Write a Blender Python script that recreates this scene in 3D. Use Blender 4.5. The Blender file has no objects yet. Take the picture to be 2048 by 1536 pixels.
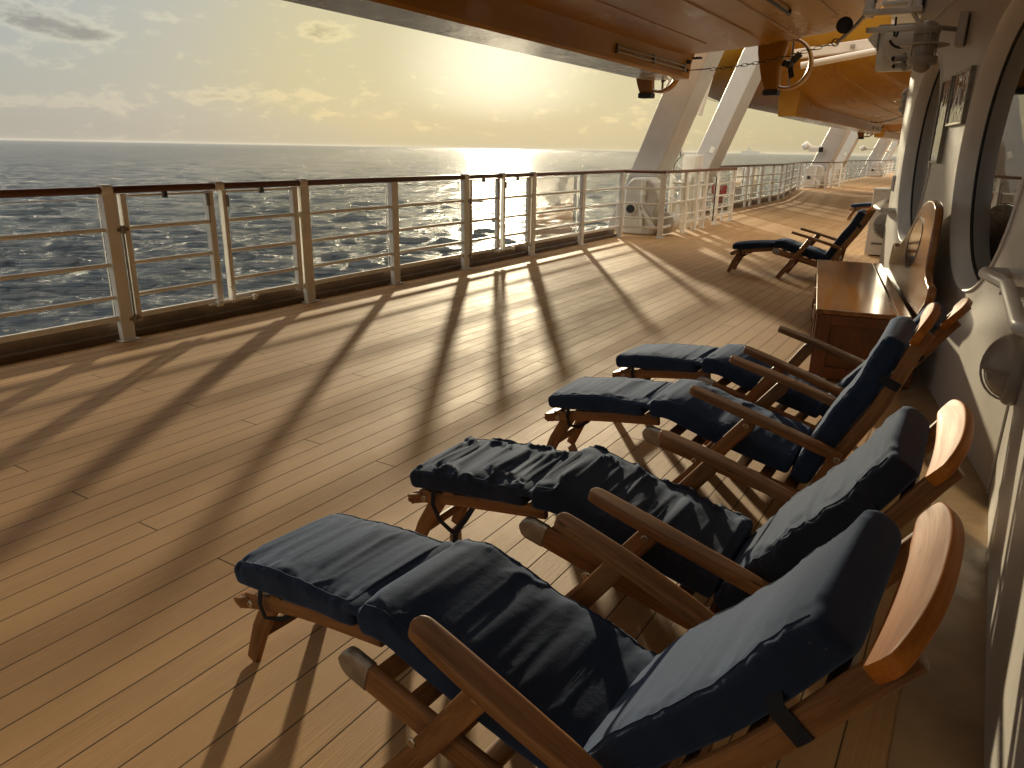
import bpy, math, random
import numpy as np
from mathutils import Vector, Matrix, noise
random.seed(7)
S = bpy.context.scene
COL = S.collection
R = math.radians

# ---------------------------------------------------------------- camera
cam_d = bpy.data.cameras.new('camera'); cam = bpy.data.objects.new('camera', cam_d); COL.objects.link(cam)
cam_d.sensor_width = 36.0; cam_d.lens = 36.0*1470/2048; cam_d.clip_start = 0.05; cam_d.clip_end = 90000
_p = R(17.7406); _r = R(1.04267)
def _cam_axes():
    up = np.array([math.sin(_r)*math.cos(_p), -math.cos(_r)*math.cos(_p), -math.sin(_p)])
    v = np.array([(1990-1024)/1470., (315-768)/1470., 1.0]); y = v-up*v.dot(up); y /= np.linalg.norm(y)
    x = np.cross(y, up)
    return x, y, up            # world axes in camera space (x right, y down, z forward)
_X, _Y, _U = _cam_axes()
right = Vector((_X[0], _Y[0], _U[0])); down = Vector((_X[1], _Y[1], _U[1])); fwd = Vector((_X[2], _Y[2], _U[2]))
M = Matrix((right, -down, -fwd)).transposed().to_4x4()
M.translation = Vector((0, 0, 1.5))
cam.matrix_world = M
S.camera = cam

# ---------------------------------------------------------------- light
SUN_EL, SUN_AZ = R(10.4), R(33.1)              # azimuth measured from +Y towards -X
sun_dir = Vector((-math.sin(SUN_AZ)*math.cos(SUN_EL), math.cos(SUN_AZ)*math.cos(SUN_EL), math.sin(SUN_EL)))
sd = bpy.data.lights.new('sun', 'SUN'); sd.energy = 4.2; sd.angle = R(1.7); sd.color = (1.0, 0.85, 0.58)
so = bpy.data.objects.new('sun', sd); COL.objects.link(so)
so.rotation_euler = sun_dir.to_track_quat('Z', 'Y').to_euler(); so.location = (0, 0, 30)
S.view_settings.view_transform = 'Standard'; S.view_settings.look = 'None'
S.view_settings.exposure = 0.32; S.view_settings.gamma = 1.0
c = S.cycles
c.use_denoising = True; c.max_bounces = 8; c.diffuse_bounces = 3; c.glossy_bounces = 4; c.transparent_max_bounces = 16
c.sample_clamp_indirect = 4.0; c.sample_clamp_direct = 40.0; c.caustics_reflective = False; c.caustics_refractive = False

# ---------------------------------------------------------------- node helpers
class NT:
    def __init__(s, tree): s.t = tree; s.n = tree.nodes; s.l = tree.links
    def node(s, typ, **k):
        n = s.n.new(typ)
        for a, b in k.items():
            if a.startswith('i_'): 
                key = a[2:]
                key = int(key) if key.isdigit() else key.replace('_', ' ')
                s.set(n, key, b)
            else: setattr(n, a, b)
        return n
    def set(s, n, key, b):
        if isinstance(b, bpy.types.NodeSocket): s.l.new(b, n.inputs[key])
        else:
            if isinstance(b, tuple) and len(b) == 3 and n.inputs[key].type == 'RGBA': b = (*b, 1)
            n.inputs[key].default_value = b
    def math(s, op, a, b=None, c_=None, clamp=False):
        n = s.n.new('ShaderNodeMath'); n.operation = op; n.use_clamp = clamp
        s.set(n, 0, a)
        if b is not None: s.set(n, 1, b)
        if c_ is not None: s.set(n, 2, c_)
        return n.outputs[0]
    def mix(s, f, a, b, blend='MIX'):
        n = s.n.new('ShaderNodeMix'); n.data_type = 'RGBA'; n.blend_type = blend
        s.set(n, 0, f); s.set(n, 6, a); s.set(n, 7, b); return n.outputs[2]
    def ss(s, v, lo, hi, a=0.0, b=1.0):
        n = s.n.new('ShaderNodeMapRange'); n.interpolation_type = 'SMOOTHSTEP'
        for k, x in enumerate((v, lo, hi, a, b)): s.set(n, k, x)
        return n.outputs[0]
    def noise(s, vec, scale, detail=3, rough=.5, dist=0):
        n = s.n.new('ShaderNodeTexNoise'); s.set(n, 'Vector', vec); n.inputs['Scale'].default_value = scale
        n.inputs['Detail'].default_value = detail; n.inputs['Roughness'].default_value = rough; n.inputs['Distortion'].default_value = dist
        return n.outputs[0]
    def mapv(s, vec, scale=(1, 1, 1), loc=(0, 0, 0)):
        n = s.n.new('ShaderNodeMapping'); s.set(n, 0, vec); n.inputs['Scale'].default_value = scale; n.inputs['Location'].default_value = loc
        return n.outputs[0]

def mat(name):
    m = bpy.data.materials.new(name); m.use_nodes = True
    t = NT(m.node_tree); b = t.n['Principled BSDF']
    return m, t, b
def simple(name, col, rough=.5, metal=0., bump=0., bscale=40., var=.12, vscale=6., coat=0., spec=.5, sheen=0.):
    m, t, b = mat(name)
    tc = t.node('ShaderNodeTexCoord').outputs['Object']
    n1 = t.noise(tc, vscale, 4, .6)
    f = t.ss(n1, .3, .7, 1-var, 1+var)
    c1 = t.mix(1.0, (*col, 1), t.node('ShaderNodeCombineColor', i_0=f, i_1=f, i_2=f).outputs[0], 'MULTIPLY')
    t.set(b, 'Base Color', c1)
    r = t.ss(t.noise(tc, vscale*2.3, 3), .3, .7, max(rough-.07, .02), min(rough+.07, 1))
    t.set(b, 'Roughness', r); b.inputs['Metallic'].default_value = metal
    b.inputs['Coat Weight'].default_value = coat; b.inputs['Coat Roughness'].default_value = .08
    b.inputs['Specular IOR Level'].default_value = spec; b.inputs['Sheen Weight'].default_value = sheen
    if bump:
        bn = t.node('ShaderNodeBump', i_Strength=1.0, i_Distance=bump, i_Height=t.noise(tc, bscale, 4))
        t.set(b, 'Normal', bn.outputs[0])
    return m

# ---------------------------------------------------------------- world
W = bpy.data.worlds.new('World'); S.world = W; W.use_nodes = True
t = NT(W.node_tree); bg = t.n['Background']
sky = t.node('ShaderNodeTexSky', sky_type='NISHITA', sun_disc=False, sun_elevation=SUN_EL, sun_rotation=-SUN_AZ,
             altitude=0.0, air_density=1.0, dust_density=3.2, ozone_density=1.2)
gen = t.node('ShaderNodeTexCoord').outputs['Generated']
sep = t.node('ShaderNodeSeparateXYZ', i_0=gen)
dx, dy, dz = sep.outputs
az = t.math('ARCTAN2', dx, dy)                                    # radians, 0 at +Y, negative to -X
el = t.math('ARCSINE', dz)
azd = t.math('MULTIPLY', az, 57.2958); eld = t.math('MULTIPLY', el, 57.2958)
cvec = t.node('ShaderNodeCombineXYZ', i_0=azd, i_1=t.math('MULTIPLY', eld, 2.2), i_2=0.0).outputs[0]
n_big = t.noise(cvec, .16, 9, .62, .3)
n_fine = t.noise(cvec, .55, 6, .62, .2)
def blob(a, e, ra, re, amp):
    q = t.math('ADD', t.math('POWER', t.math('DIVIDE', t.math('SUBTRACT', azd, a), ra), 2.0), t.math('POWER', t.math('DIVIDE', t.math('SUBTRACT', eld, e), re), 2.0))
    return t.math('MULTIPLY', t.math('EXPONENT', t.math('MULTIPLY', q, -1.0)), amp)
den = blob(-63.0, 7.0, 3.4, .85, .62)
for a in ((-60.0, 6.3, 1.9, .5, .60), (-66, 5.0, 2.2, .5, .30), (-45.3, 7.4, 1.7, .6, .56), (-55.2, 7.6, 1.6, .4, .26), (-50, 3.2, 6.5, .45, .33), (-62, 2.3, 5.0, .45, .36),
          (-44, 2.2, 7, .4, .20), (-42, 9.0, 6, .5, .22), (-50.5, 2.1, 2.2, .4, .14), (-15, 3.5, 6, 1.2, .12), (-24, 2.5, 5, .7, .10), (-20, 6.0, 7, .9, .10),
          (-75, 12, 10, 2, .3), (-90, 5, 14, 1.5, .25), (-110, 9, 16, 3, .3), (-60, 22, 20, 4, .25), (30, 8, 20, 3, .2)):
    den = t.math('ADD', den, blob(*a))
lump = t.math('ADD', t.math('MULTIPLY', t.math('SUBTRACT', n_fine, .5), 1.15), t.math('MULTIPLY', t.math('SUBTRACT', n_big, .5), .55))
dm = t.math('ADD', den, lump)
mask = t.ss(dm, .08, .32)
core = t.ss(dm, .26, .70)
# thin marine air: the forward-scattering peak round the sun is broad and soft
raw = t.node('ShaderNodeHueSaturation', i_Saturation=0.50, i_Value=1.0, i_Color=sky.outputs[0]).outputs[0]
lum = t.math('MULTIPLY', t.node('ShaderNodeRGBToBW', i_0=raw).outputs[0], .1)
gain = t.math('MULTIPLY', t.math('POWER', t.math('MAXIMUM', lum, .02), -.84), .365)
nearsun = t.ss(lum, .55, 3.6)
tint = t.mix(t.math('MAXIMUM', nearsun, t.ss(azd, -64., -38.)), (.93, 1.04, 1.14), (1.07, 1.09, .83))
tint = t.mix(t.ss(lum, 5.2, 13.5), tint, (3.4, 3.75, 3.75))
skyc = t.mix(1.0, raw, tint, 'MULTIPLY')
skyc = t.node('ShaderNodeVectorMath', operation='SCALE', i_0=skyc, i_Scale=gain).outputs[0]
cl_lit = t.mix(1.0, skyc, (1.24, 1.20, 1.12), 'MULTIPLY')
cl_drk = t.mix(1.0, skyc, (.70, .67, .66), 'MULTIPLY')
clc = t.mix(core, cl_lit, cl_drk)
fin = t.mix(t.math('MULTIPLY', mask, .92), skyc, clc)
# bright veil added to the sky above the view, as extra fill light
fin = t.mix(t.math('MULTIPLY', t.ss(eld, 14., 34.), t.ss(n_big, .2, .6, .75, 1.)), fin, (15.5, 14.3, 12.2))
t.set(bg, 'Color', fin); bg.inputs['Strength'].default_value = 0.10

# ---------------------------------------------------------------- mesh helpers
OFF = {}
def se(x, e): return math.copysign(abs(x)**(2.0/e), x)
class MB:
    def __init__(s): s.v = []; s.f = []; s.g = []; s.fm = []; s.mi = 0
    def add(s, vs, fs, g=None):
        o = len(s.v); s.v += [tuple(p) for p in vs]; s.g += (g if g else [tuple(p) for p in vs])
        s.f += [[i+o for i in f] for f in fs]; s.fm += [s.mi]*len(fs); return s
    def box(s, c, d, rot=None):
        c = Vector(c); vs = []
        for sx in (-.5, .5):
            for sy in (-.5, .5):
                for sz in (-.5, .5):
                    p = Vector((sx*d[0], sy*d[1], sz*d[2]))
                    if rot is not None: p = rot @ p
                    vs.append(c+p)
        return s.add(vs, [(0, 1, 3, 2), (4, 6, 7, 5), (0, 4, 5, 1), (2, 3, 7, 6), (0, 2, 6, 4), (1, 5, 7, 3)])
    def bx(s, a, b): 
        return s.box([(a[i]+b[i])/2 for i in range(3)], [abs(b[i]-a[i]) for i in range(3)])
    def loft(s, P, side, w, h, e=5, n=16, r0=0., r1=0., rw=True, rh=False, closed=False):
        """sweep a superellipse ring along P; side = lateral direction; r0/r1 = rounded end lengths"""
        P = [Vector(p) for p in P]; N = len(P)
        w = [w]*N if not hasattr(w, '__len__') else list(w); h = [h]*N if not hasattr(h, '__len__') else list(h)
        if not closed:
            def rnd(P, w, h, r):
                d = (P[1]-P[0]); L = d.length; d.normalize(); r = min(r, L*.95)
                nP, nw, nh = [], [], []
                for k in (0.0, .12, .35, .65):
                    sc = math.sqrt(max(1-(1-k)**2, .0)); sc = max(sc, .12)
                    nP.append(P[0]+d*r*k); nw.append(w[0]*(sc if rw else 1)); nh.append(h[0]*(sc if rh else (1 if k > 0 else .72)))
                nP.append(P[0]+d*r); nw.append(w[0]); nh.append(h[0])
                return nP+P[1:], nw+w[1:], nh+h[1:]
            if r0 > 0: P, w, h = rnd(P, w, h, r0)
            if r1 > 0:
                P, w, h = rnd(P[::-1], w[::-1], h[::-1], r1); P, w, h = P[::-1], w[::-1], h[::-1]
        N = len(P); side = Vector(side).normalized(); vs = []; gs = []; L = 0
        for i in range(N):
            if closed: T = (P[(i+1) % N]-P[i-1])
            else: T = (P[min(i+1, N-1)]-P[max(i-1, 0)])
            T.normalize()
            Sd = (side-T*side.dot(T))
            if Sd.length < 1e-4: Sd = T.orthogonal()
            Sd.normalize(); Nn = Sd.cross(T).normalized()
            if i: L += (P[i]-P[i-1]).length
            for k in range(n):
                a = 2*math.pi*(k+.5)/n
                x = se(math.cos(a), e)*w[i]/2; y = se(math.sin(a), e)*h[i]/2
                vs.append(P[i]+Sd*x+Nn*y); gs.append((L, x+7.3*len(s.v) % 3, y))
        fs = []
        for i in range(N if closed else N-1):
            j = (i+1) % N
            for k in range(n):
                k2 = (k+1) % n; fs.append((i*n+k, i*n+k2, j*n+k2, j*n+k))
        if not closed:
            fs.append(tuple(range(n))[::-1]); fs.append(tuple((N-1)*n+k for k in range(n)))
        return s.add(vs, fs, gs)
    def tube(s, P, r, n=10, closed=False, r0=0): 
        P = [Vector(p) for p in P]; d = P[1]-P[0]
        return s.loft(P, (0, 0, 1) if abs(d.normalized().z) < .9 else (1, 0, 0), 2*r if not hasattr(r, '__len__') else [2*q for q in r], 2*r if not hasattr(r, '__len__') else [2*q for q in r], 2, n, closed=closed)
    def disc(s, c, ax, r, t_, n=20, rr=None):
        ax = Vector(ax).normalized(); c = Vector(c)
        return s.tube([c-ax*t_/2, c+ax*t_/2], [r, r if rr is None else rr], n)
    def lathe(s, c, ax, prof, n=24):
        """prof list of (r, d along axis)"""
        ax = Vector(ax).normalized(); c = Vector(c); a = ax.orthogonal().normalized(); b = ax.cross(a)
        vs = []; N = len(prof)
        for r, d in prof:
            for k in range(n):
                q = 2*math.pi*k/n; vs.append(c+ax*d+(a*math.cos(q)+b*math.sin(q))*max(r, 1e-4))
        fs = [(i*n+k, i*n+(k+1) % n, (i+1)*n+(k+1) % n, (i+1)*n+k) for i in range(N-1) for k in range(n)]
        fs.append(tuple(range(n))[::-1]); fs.append(tuple((N-1)*n+k for k in range(n)))
        return s.add(vs, fs)
    def poly(s, pts, thick):
        """closed 3D polygon extruded by vector"""
        n = len(pts); th = Vector(thick); vs = [Vector(p) for p in pts]+[Vector(p)+th for p in pts]
        fs = [tuple(range(n))[::-1], tuple(range(n, 2*n))]+[(i, (i+1) % n, n+(i+1) % n, n+i) for i in range(n)]
        return s.add(vs, fs)
    def build(s, name, m, parent=None, smooth=True, bevel=0., seg=2, local=False, angle=35, origin=None):
        me = bpy.data.meshes.new(name)
        if parent is not None: off = Vector((0, 0, 0)) if local else OFF[parent.name]
        elif origin is not None: off = Vector(origin)
        else:
            a = np.array(s.v); off = Vector(((a[:, 0].min()+a[:, 0].max())/2, (a[:, 1].min()+a[:, 1].max())/2, a[:, 2].min()))
        me.from_pydata([tuple(Vector(p)-off) for p in s.v], [], s.f)
        ms = m if isinstance(m, (list, tuple)) else [m]
        for q in ms: me.materials.append(q)
        if len(ms) > 1: me.polygons.foreach_set('material_index', s.fm)
        at = me.attributes.new('grain', 'FLOAT_VECTOR', 'POINT'); at.data.foreach_set('vector', np.array(s.g, float).ravel())
        me.validate(); me.update()
        import bmesh
        bm = bmesh.new(); bm.from_mesh(me); bmesh.ops.recalc_face_normals(bm, faces=bm.faces); bm.to_mesh(me); bm.free()
        o = bpy.data.objects.new(name, me); COL.objects.link(o)
        if smooth:
            me.shade_smooth()
            try: me.set_sharp_from_angle(angle=R(angle))
            except Exception: pass
        if bevel > 0:
            b = o.modifiers.new('bevel', 'BEVEL'); b.width = bevel; b.segments = seg; b.limit_method = 'ANGLE'; b.angle_limit = R(40); b.harden_normals = False
        if parent is not None: o.parent = parent; OFF[o.name] = OFF[parent.name] if not local else Vector((0, 0, 0))
        else: o.location = off; OFF[o.name] = off
        return o
def thing(name, loc, label, cat, group=None, rz=0.):
    o = bpy.data.objects.new(name, None); COL.objects.link(o); o.location = loc; o.rotation_euler = (0, 0, rz)
    o.empty_display_size = .1; OFF[o.name] = Vector(loc); return tag(o, label, cat, group)
def tag(o, label, cat, group=None):
    o['label'] = label; o['category'] = cat
    if group: o['group'] = group
    return o
def struct(o): o['kind'] = 'structure'; return o
def copy_tree(o, parent=None):
    q = o.copy(); COL.objects.link(q)
    if parent is not None: q.parent = parent
    OFF[q.name] = OFF.get(o.name, Vector((0, 0, 0)))
    for ch in [x for x in list(COL.objects) if x.parent == o]: copy_tree(ch, q)
    return q

# ---------------------------------------------------------------- materials
def teak(name, base=(.27, .105, .035), dark=(.10, .035, .012), rough=.30, coat=.15, gs=1.):
    m, t, b = mat(name); b.inputs['Specular IOR Level'].default_value = .5 if coat > .25 else .28
    g = t.node('ShaderNodeAttribute', attribute_name='grain').outputs['Vector']
    oi = t.node('ShaderNodeObjectInfo').outputs['Random']
    gv = t.node('ShaderNodeVectorMath', operation='ADD', i_0=g, i_1=t.node('ShaderNodeCombineXYZ', i_0=t.math('MULTIPLY', oi, 31.), i_1=t.math('MULTIPLY', oi, 17.), i_2=oi).outputs[0]).outputs[0]
    n1 = t.noise(t.mapv(gv, (2.2*gs, 30*gs, 30*gs)), 1.0, 6, .6, .6)
    n2 = t.noise(t.mapv(gv, (12*gs, 260*gs, 260*gs)), 1.0, 3, .6)
    n3 = t.noise(gv, 2.0, 2)
    f = t.math('ADD', t.math('MULTIPLY', n1, .75), t.math('MULTIPLY', n2, .30))
    col = t.mix(t.ss(f, .36, .68), dark, base)
    col = t.mix(t.ss(n3, .35, .7, 0, .35), col, tuple(min(1, x*1.5) for x in base))
    kn = t.node('ShaderNodeTexVoronoi', i_Vector=t.mapv(gv, (4.5, 16, 16)), i_Scale=1.0).outputs['Distance']
    col = t.mix(t.ss(kn, .04, .12, .75, 0), col, (.03, .012, .006))
    t.set(b, 'Base Color', col); t.set(b, 'Roughness', t.ss(n1, .3, .7, rough+.1, rough-.04))
    b.inputs['Coat Weight'].default_value = coat; b.inputs['Coat Roughness'].default_value = .12
    bn = t.node('ShaderNodeBump', i_Strength=.35, i_Distance=.001, i_Height=f); t.set(b, 'Normal', bn.outputs[0])
    return m
M_teak = teak('varnished_teak', (.28, .125, .042), (.10, .042, .014), .42, 0.0)
M_head = teak('headrest_teak', (.46, .150, .013), (.24, .070, .008), .5, .0)
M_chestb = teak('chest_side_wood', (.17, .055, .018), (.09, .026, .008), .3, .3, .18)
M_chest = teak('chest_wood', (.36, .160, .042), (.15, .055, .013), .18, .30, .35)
M_rail = teak('handrail_wood', (.16, .07, .042), (.08, .034, .02), .35, .15)
M_capm = simple('cap_metal', (.30, .27, .22), .38, .7, .0006, 60, .2, 30)
M_bolt = simple('bolt_metal', (.45, .38, .28), .3, .9)
M_strap = simple('strap_web', (.008, .009, .012), .85, 0, .0006, 300)
M_white = simple('white_paint', (.90, .88, .82), .36, 0, .0008, 30, .07, 3)
M_white2 = simple('grey_white_paint', (.68, .65, .60), .42, 0, .001, 25, .10, 4)
M_pillar = simple('pillar_paint', (.56, .56, .54), .40, 0, .0015, 8, .06, 2)
M_dark = simple('dark_rubber', (.012, .012, .013), .5, 0)
M_steel = simple('dull_steel', (.25, .23, .20), .35, .8)
M_chain = simple('dark_chain', (.06, .05, .04), .5, .6)
M_lampw = simple('lamp_paint', (.40, .36, .31), .4)
M_frost = simple('frosted_glass', (.42, .38, .32), .18, 0, 0, 40, .05)
M_curb = simple('curb_paint', (.125, .08, .05), .5, 0, .001, 20, .2, 4)
M_red = simple('red_paint', (.30, .02, .02), .4)
M_bottom = simple('hull_underside', (.62, .60, .56), .22, 0, .006, 2.2, .10, 1.2, coat=.4)
M_patch = simple('grey_reflective_tape', (.26, .24, .19), .4)
def hull_mat():
    m, t, b = mat('orange_gelcoat')
    tc = t.node('ShaderNodeTexCoord').outputs['Object']
    n1 = t.noise(t.mapv(tc, (1, .5, 1)), 1.3, 4, .55)
    col = t.mix(t.ss(n1, .3, .7), (.34, .145, .010), (.41, .195, .010))
    st = t.noise(t.mapv(tc, (.3, 9, .3)), 1.0, 4, .6)
    col = t.mix(t.ss(st, .6, .85, 0, .18), col, (.24, .09, .04))
    t.set(b, 'Base Color', col); t.set(b, 'Roughness', t.ss(n1, .3, .7, .26, .38))
    b.inputs['Coat Weight'].default_value = .08; b.inputs['Specular IOR Level'].default_value = .24
    bn = t.node('ShaderNodeBump', i_Strength=.4, i_Distance=.03, i_Height=t.noise(tc, 1.1, 3)); t.set(b, 'Normal', bn.outputs[0])
    return m
M_hull = hull_mat()
def cloth(name, a, b_, dust=(.10, .10, .10), d=.10):
    m, t, b = mat(name)
    tc = t.node('ShaderNodeTexCoord').outputs['Object']
    n1 = t.noise(tc, 4.0, 5, .6); n2 = t.noise(tc, 420, 2)
    col = t.mix(t.ss(n1, .35, .68), a, b_)
    col = t.mix(t.ss(n2, .45, .75, 0, .35), col, tuple(x*1.7 for x in b_))
    lint = t.noise(tc, 95, 2, .5); col = t.mix(t.ss(lint, .76, .80, 0, .5), col, (.25, .25, .24))
    t.set(b, 'Base Color', col); b.inputs['Roughness'].default_value = .92; b.inputs['Specular IOR Level'].default_value = .18
    b.inputs['Sheen Weight'].default_value = .24; b.inputs['Sheen Tint'].default_value = (.40, .58, 1.0, 1); b.inputs['Sheen Roughness'].default_value = .6
    h = t.math('ADD', t.math('MULTIPLY', n2, .25), t.math('MULTIPLY', t.noise(tc, 38, 3, .6), 1.0))
    bn = t.node('ShaderNodeBump', i_Strength=.6, i_Distance=.0015, i_Height=h); t.set(b, 'Normal', bn.outputs[0])
    return m
M_navy = cloth('navy_canvas', (.006, .010, .020), (.011, .017, .032))
M_char = cloth('faded_charcoal_canvas', (.009, .010, .013), (.018, .019, .021))
M_blue = cloth('blue_canvas', (.010, .019, .040), (.018, .032, .062))

# deck boards
def deck_mat():
    m, t, b = mat('composite_deck_boards')
    P = .127
    tc = t.node('ShaderNodeTexCoord').outputs['Object']
    sp = t.node('ShaderNodeSeparateXYZ', i_0=tc); x, y = sp.outputs[0], sp.outputs[1]
    q = t.math('DIVIDE', t.math('ADD', x, 2.104), P)
    i = t.math('FLOOR', q); fx = t.math('FRACT', q)
    gx = t.math('MULTIPLY', t.math('MINIMUM', fx, t.math('SUBTRACT', 1.0, fx)), P)          # metres from a groove
    im = t.math('FLOORED_MODULO', t.math('ADD', i, 1.0), 4.0)
    jy = t.math('DIVIDE', t.math('ADD', t.math('SUBTRACT', y, 1.5), t.math('MULTIPLY', im, 1.02)), 4.08)
    fj = t.math('FRACT', jy); gj = t.math('MULTIPLY', t.math('MINIMUM', fj, t.math('SUBTRACT', 1.0, fj)), 4.08)
    g1 = t.ss(gx, .0017, .0034, 1.0, 0.0); g2 = t.ss(gj, .0020, .0038, 1.0, 0.0)
    groove = t.math('MAXIMUM', g1, g2)
    bid = t.node('ShaderNodeTexWhiteNoise', noise_dimensions='2D', i_Vector=t.node('ShaderNodeCombineXYZ', i_0=i, i_1=t.math('FLOOR', jy)).outputs[0]).outputs['Value']
    sv = t.node('ShaderNodeCombineXYZ', i_0=x, i_1=y, i_2=t.math('MULTIPLY', i, 3.7)).outputs[0]
    streak = t.noise(t.mapv(sv, (330, 2.2, 1)), 1.0, 4, .65)
    streak2 = t.noise(t.mapv(sv, (900, 7, 1)), 1.0, 2, .6)
    blot = t.noise(sv, 1.6, 5, .6); dirt = t.noise(t.mapv(sv, (9, 3, 1)), 1.0, 5, .7)
    scr = t.noise(t.mapv(tc, (60, 9, 1), (3, 1, 0)), 1.0, 4, .7, 1.5)
    col = t.mix(bid, (.40, .225, .092), (.49, .288, .124))
    col = t.mix(t.ss(streak, .38, .66), col, (.52, .31, .140))
    col = t.mix(t.ss(blot, .42, .75, 0, .35), col, (.33, .195, .088))
    col = t.mix(t.ss(dirt, .58, .8, 0, .35), col, (.26, .16, .10))
    col = t.mix(t.ss(scr, .70, .78, 0, .35), col, (.55, .40, .27))
    col = t.mix(t.math('MULTIPLY', groove, .88), col, (.06, .052, .042))
    t.set(b, 'Base Color', col)
    rr = t.ss(t.math('ADD', t.math('MULTIPLY', streak, .6), t.math('MULTIPLY', blot, .4)), .3, .7, .58, .74)
    t.set(b, 'Roughness', t.math('ADD', rr, t.math('MULTIPLY', groove, .3))); t.set(b, 'Specular IOR Level', t.math('SUBTRACT', .30, t.math('MULTIPLY', groove, .27)))
    h = t.math('ADD', t.math('MULTIPLY', groove, -.8), t.math('ADD', t.math('MULTIPLY', streak, 1.9), t.math('MULTIPLY', streak2, 1.0)))
    bn = t.node('ShaderNodeBump', i_Strength=.55, i_Distance=.0010, i_Height=h); t.set(b, 'Normal', bn.outputs[0])
    return m
M_deck = deck_mat()
M_margin = simple('margin_board', (.32, .205, .10), .42, 0, .0006, 50, .18, 5)
def wall_mat():
    m, t, b = mat('cabin_wall_paint')
    tc = t.node('ShaderNodeTexCoord').outputs['Object']
    sv = t.mapv(tc, (9, 9, .5)); st = t.noise(sv, 1.0, 6, .7)
    bl = t.noise(tc, 1.3, 4, .6)
    col = t.mix(t.ss(bl, .3, .7), (.55, .515, .465), (.61, .575, .52))
    col = t.mix(t.ss(st, .55, .8, 0, .35), col, (.42, .34, .25))
    fine = t.noise(t.mapv(tc, (45, 45, 1.1)), 1.0, 4, .7); col = t.mix(t.ss(fine, .6, .8, 0, .3), col, (.40, .32, .24))
    t.set(b, 'Base Color', col); t.set(b, 'Roughness', t.ss(bl, .3, .7, .28, .40))
    h = t.math('ADD', t.math('MULTIPLY', t.noise(tc, 110, 3, .6), 1.0), t.math('MULTIPLY', t.noise(tc, 4, 3), 1.5))
    bn = t.node('ShaderNodeBump', i_Strength=.5, i_Distance=.0016, i_Height=h); t.set(b, 'Normal', bn.outputs[0])
    return m
M_wall = wall_mat()
def glass_dark():
    m, t, b = mat('window_glass')
    b.inputs['Base Color'].default_value = (.010, .012, .012, 1); b.inputs['Roughness'].default_value = .015
    b.inputs['IOR'].default_value = 1.6; b.inputs['Coat Weight'].default_value = 0.0
    tc = t.node('ShaderNodeTexCoord').outputs['Object']
    bn = t.node('ShaderNodeBump', i_Strength=.12, i_Distance=.01, i_Height=t.noise(tc, 1.5, 2)); t.set(b, 'Normal', bn.outputs[0])
    return m
M_glass = glass_dark()
def mirror_poster():
    m, t, b = mat('notice_glazing')
    tc = t.node('ShaderNodeTexCoord').outputs['Object']
    b.inputs['Base Color'].default_value = (.05, .045, .04, 1); b.inputs['Roughness'].default_value = .02; b.inputs['IOR'].default_value = 1.9
    bn = t.node('ShaderNodeBump', i_Strength=.35, i_Distance=.012, i_Height=t.noise(t.mapv(tc, (10, 10, 7)), 1.0, 2)); t.set(b, 'Normal', bn.outputs[0])
    return m
M_notice = mirror_poster()
def pane_mat():
    m = bpy.data.materials.new('clear_rail_glass'); m.use_nodes = True; t = NT(m.node_tree); t.n.remove(t.n['Principled BSDF'])
    out = t.n['Material Output']
    tr = t.node('ShaderNodeBsdfTransparent', i_Color=(.93, .94, .93, 1))
    gl = t.node('ShaderNodeBsdfGlossy', i_Roughness=.02)
    df = t.node('ShaderNodeBsdfDiffuse', i_Color=(.7, .68, .62, 1))
    fr = t.node('ShaderNodeFresnel', i_IOR=1.25)
    a = t.node('ShaderNodeMixShader', i_0=t.math('MULTIPLY', fr.outputs[0], .6), i_1=tr.outputs[0], i_2=gl.outputs[0])
    tc = t.node('ShaderNodeTexCoord').outputs['Object']
    salt = t.ss(t.noise(tc, 3.0, 5, .7), .45, .8, .01, .06)
    b2 = t.node('ShaderNodeMixShader', i_0=salt, i_1=a.outputs[0], i_2=df.outputs[0])
    t.l.new(b2.outputs[0], out.inputs[0]); return m
M_pane = pane_mat()
M_milk = None
def sea_mat():
    m, t, b = mat('sea_water')
    tc = t.node('ShaderNodeTexCoord').outputs['Object']
    b.inputs['Base Color'].default_value = (.032, .048, .068, 1); b.inputs['Roughness'].default_value = .10
    b.inputs['IOR'].default_value = 1.333; b.inputs['Specular Tint'].default_value = (.55, .63, .75, 1)
    r = t.node('ShaderNodeVectorRotate', rotation_type='Z_AXIS', i_Vector=tc, i_Angle=R(-50)).outputs[0]
    w1 = t.noise(t.mapv(r, (.30, 1.0, .2)), 1.0, 10, .62, .5)
    w2 = t.noise(t.mapv(r, (1.2, 3.2, 1)), 1.0, 6, .65, .4)
    w3 = t.noise(t.mapv(r, (.022, .075, 1)), 1.0, 8, .66, .4)
    h = t.math('ADD', t.math('MULTIPLY', w1, 1.6), t.math('MULTIPLY', w2, .5)); h = t.math('ADD', h, t.math('MULTIPLY', w3, 18.0))
    bn = t.node('ShaderNodeBump', i_Strength=1.0, i_Distance=1.0, i_Height=h); t.set(b, 'Normal', bn.outputs[0])
    foam = t.math('MULTIPLY', t.ss(w1, .70, .76), t.ss(t.noise(tc, 1.7, 5, .7), .48, .62))
    t.set(b, 'Base Color', t.mix(t.math('MULTIPLY', foam, .75), (.032, .048, .068), (.55, .55, .52)))
    t.set(b, 'Roughness', t.mix(foam, (.13, .13, .13), (.7, .7, .7)))
    return m
M_sea = sea_mat()

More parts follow.
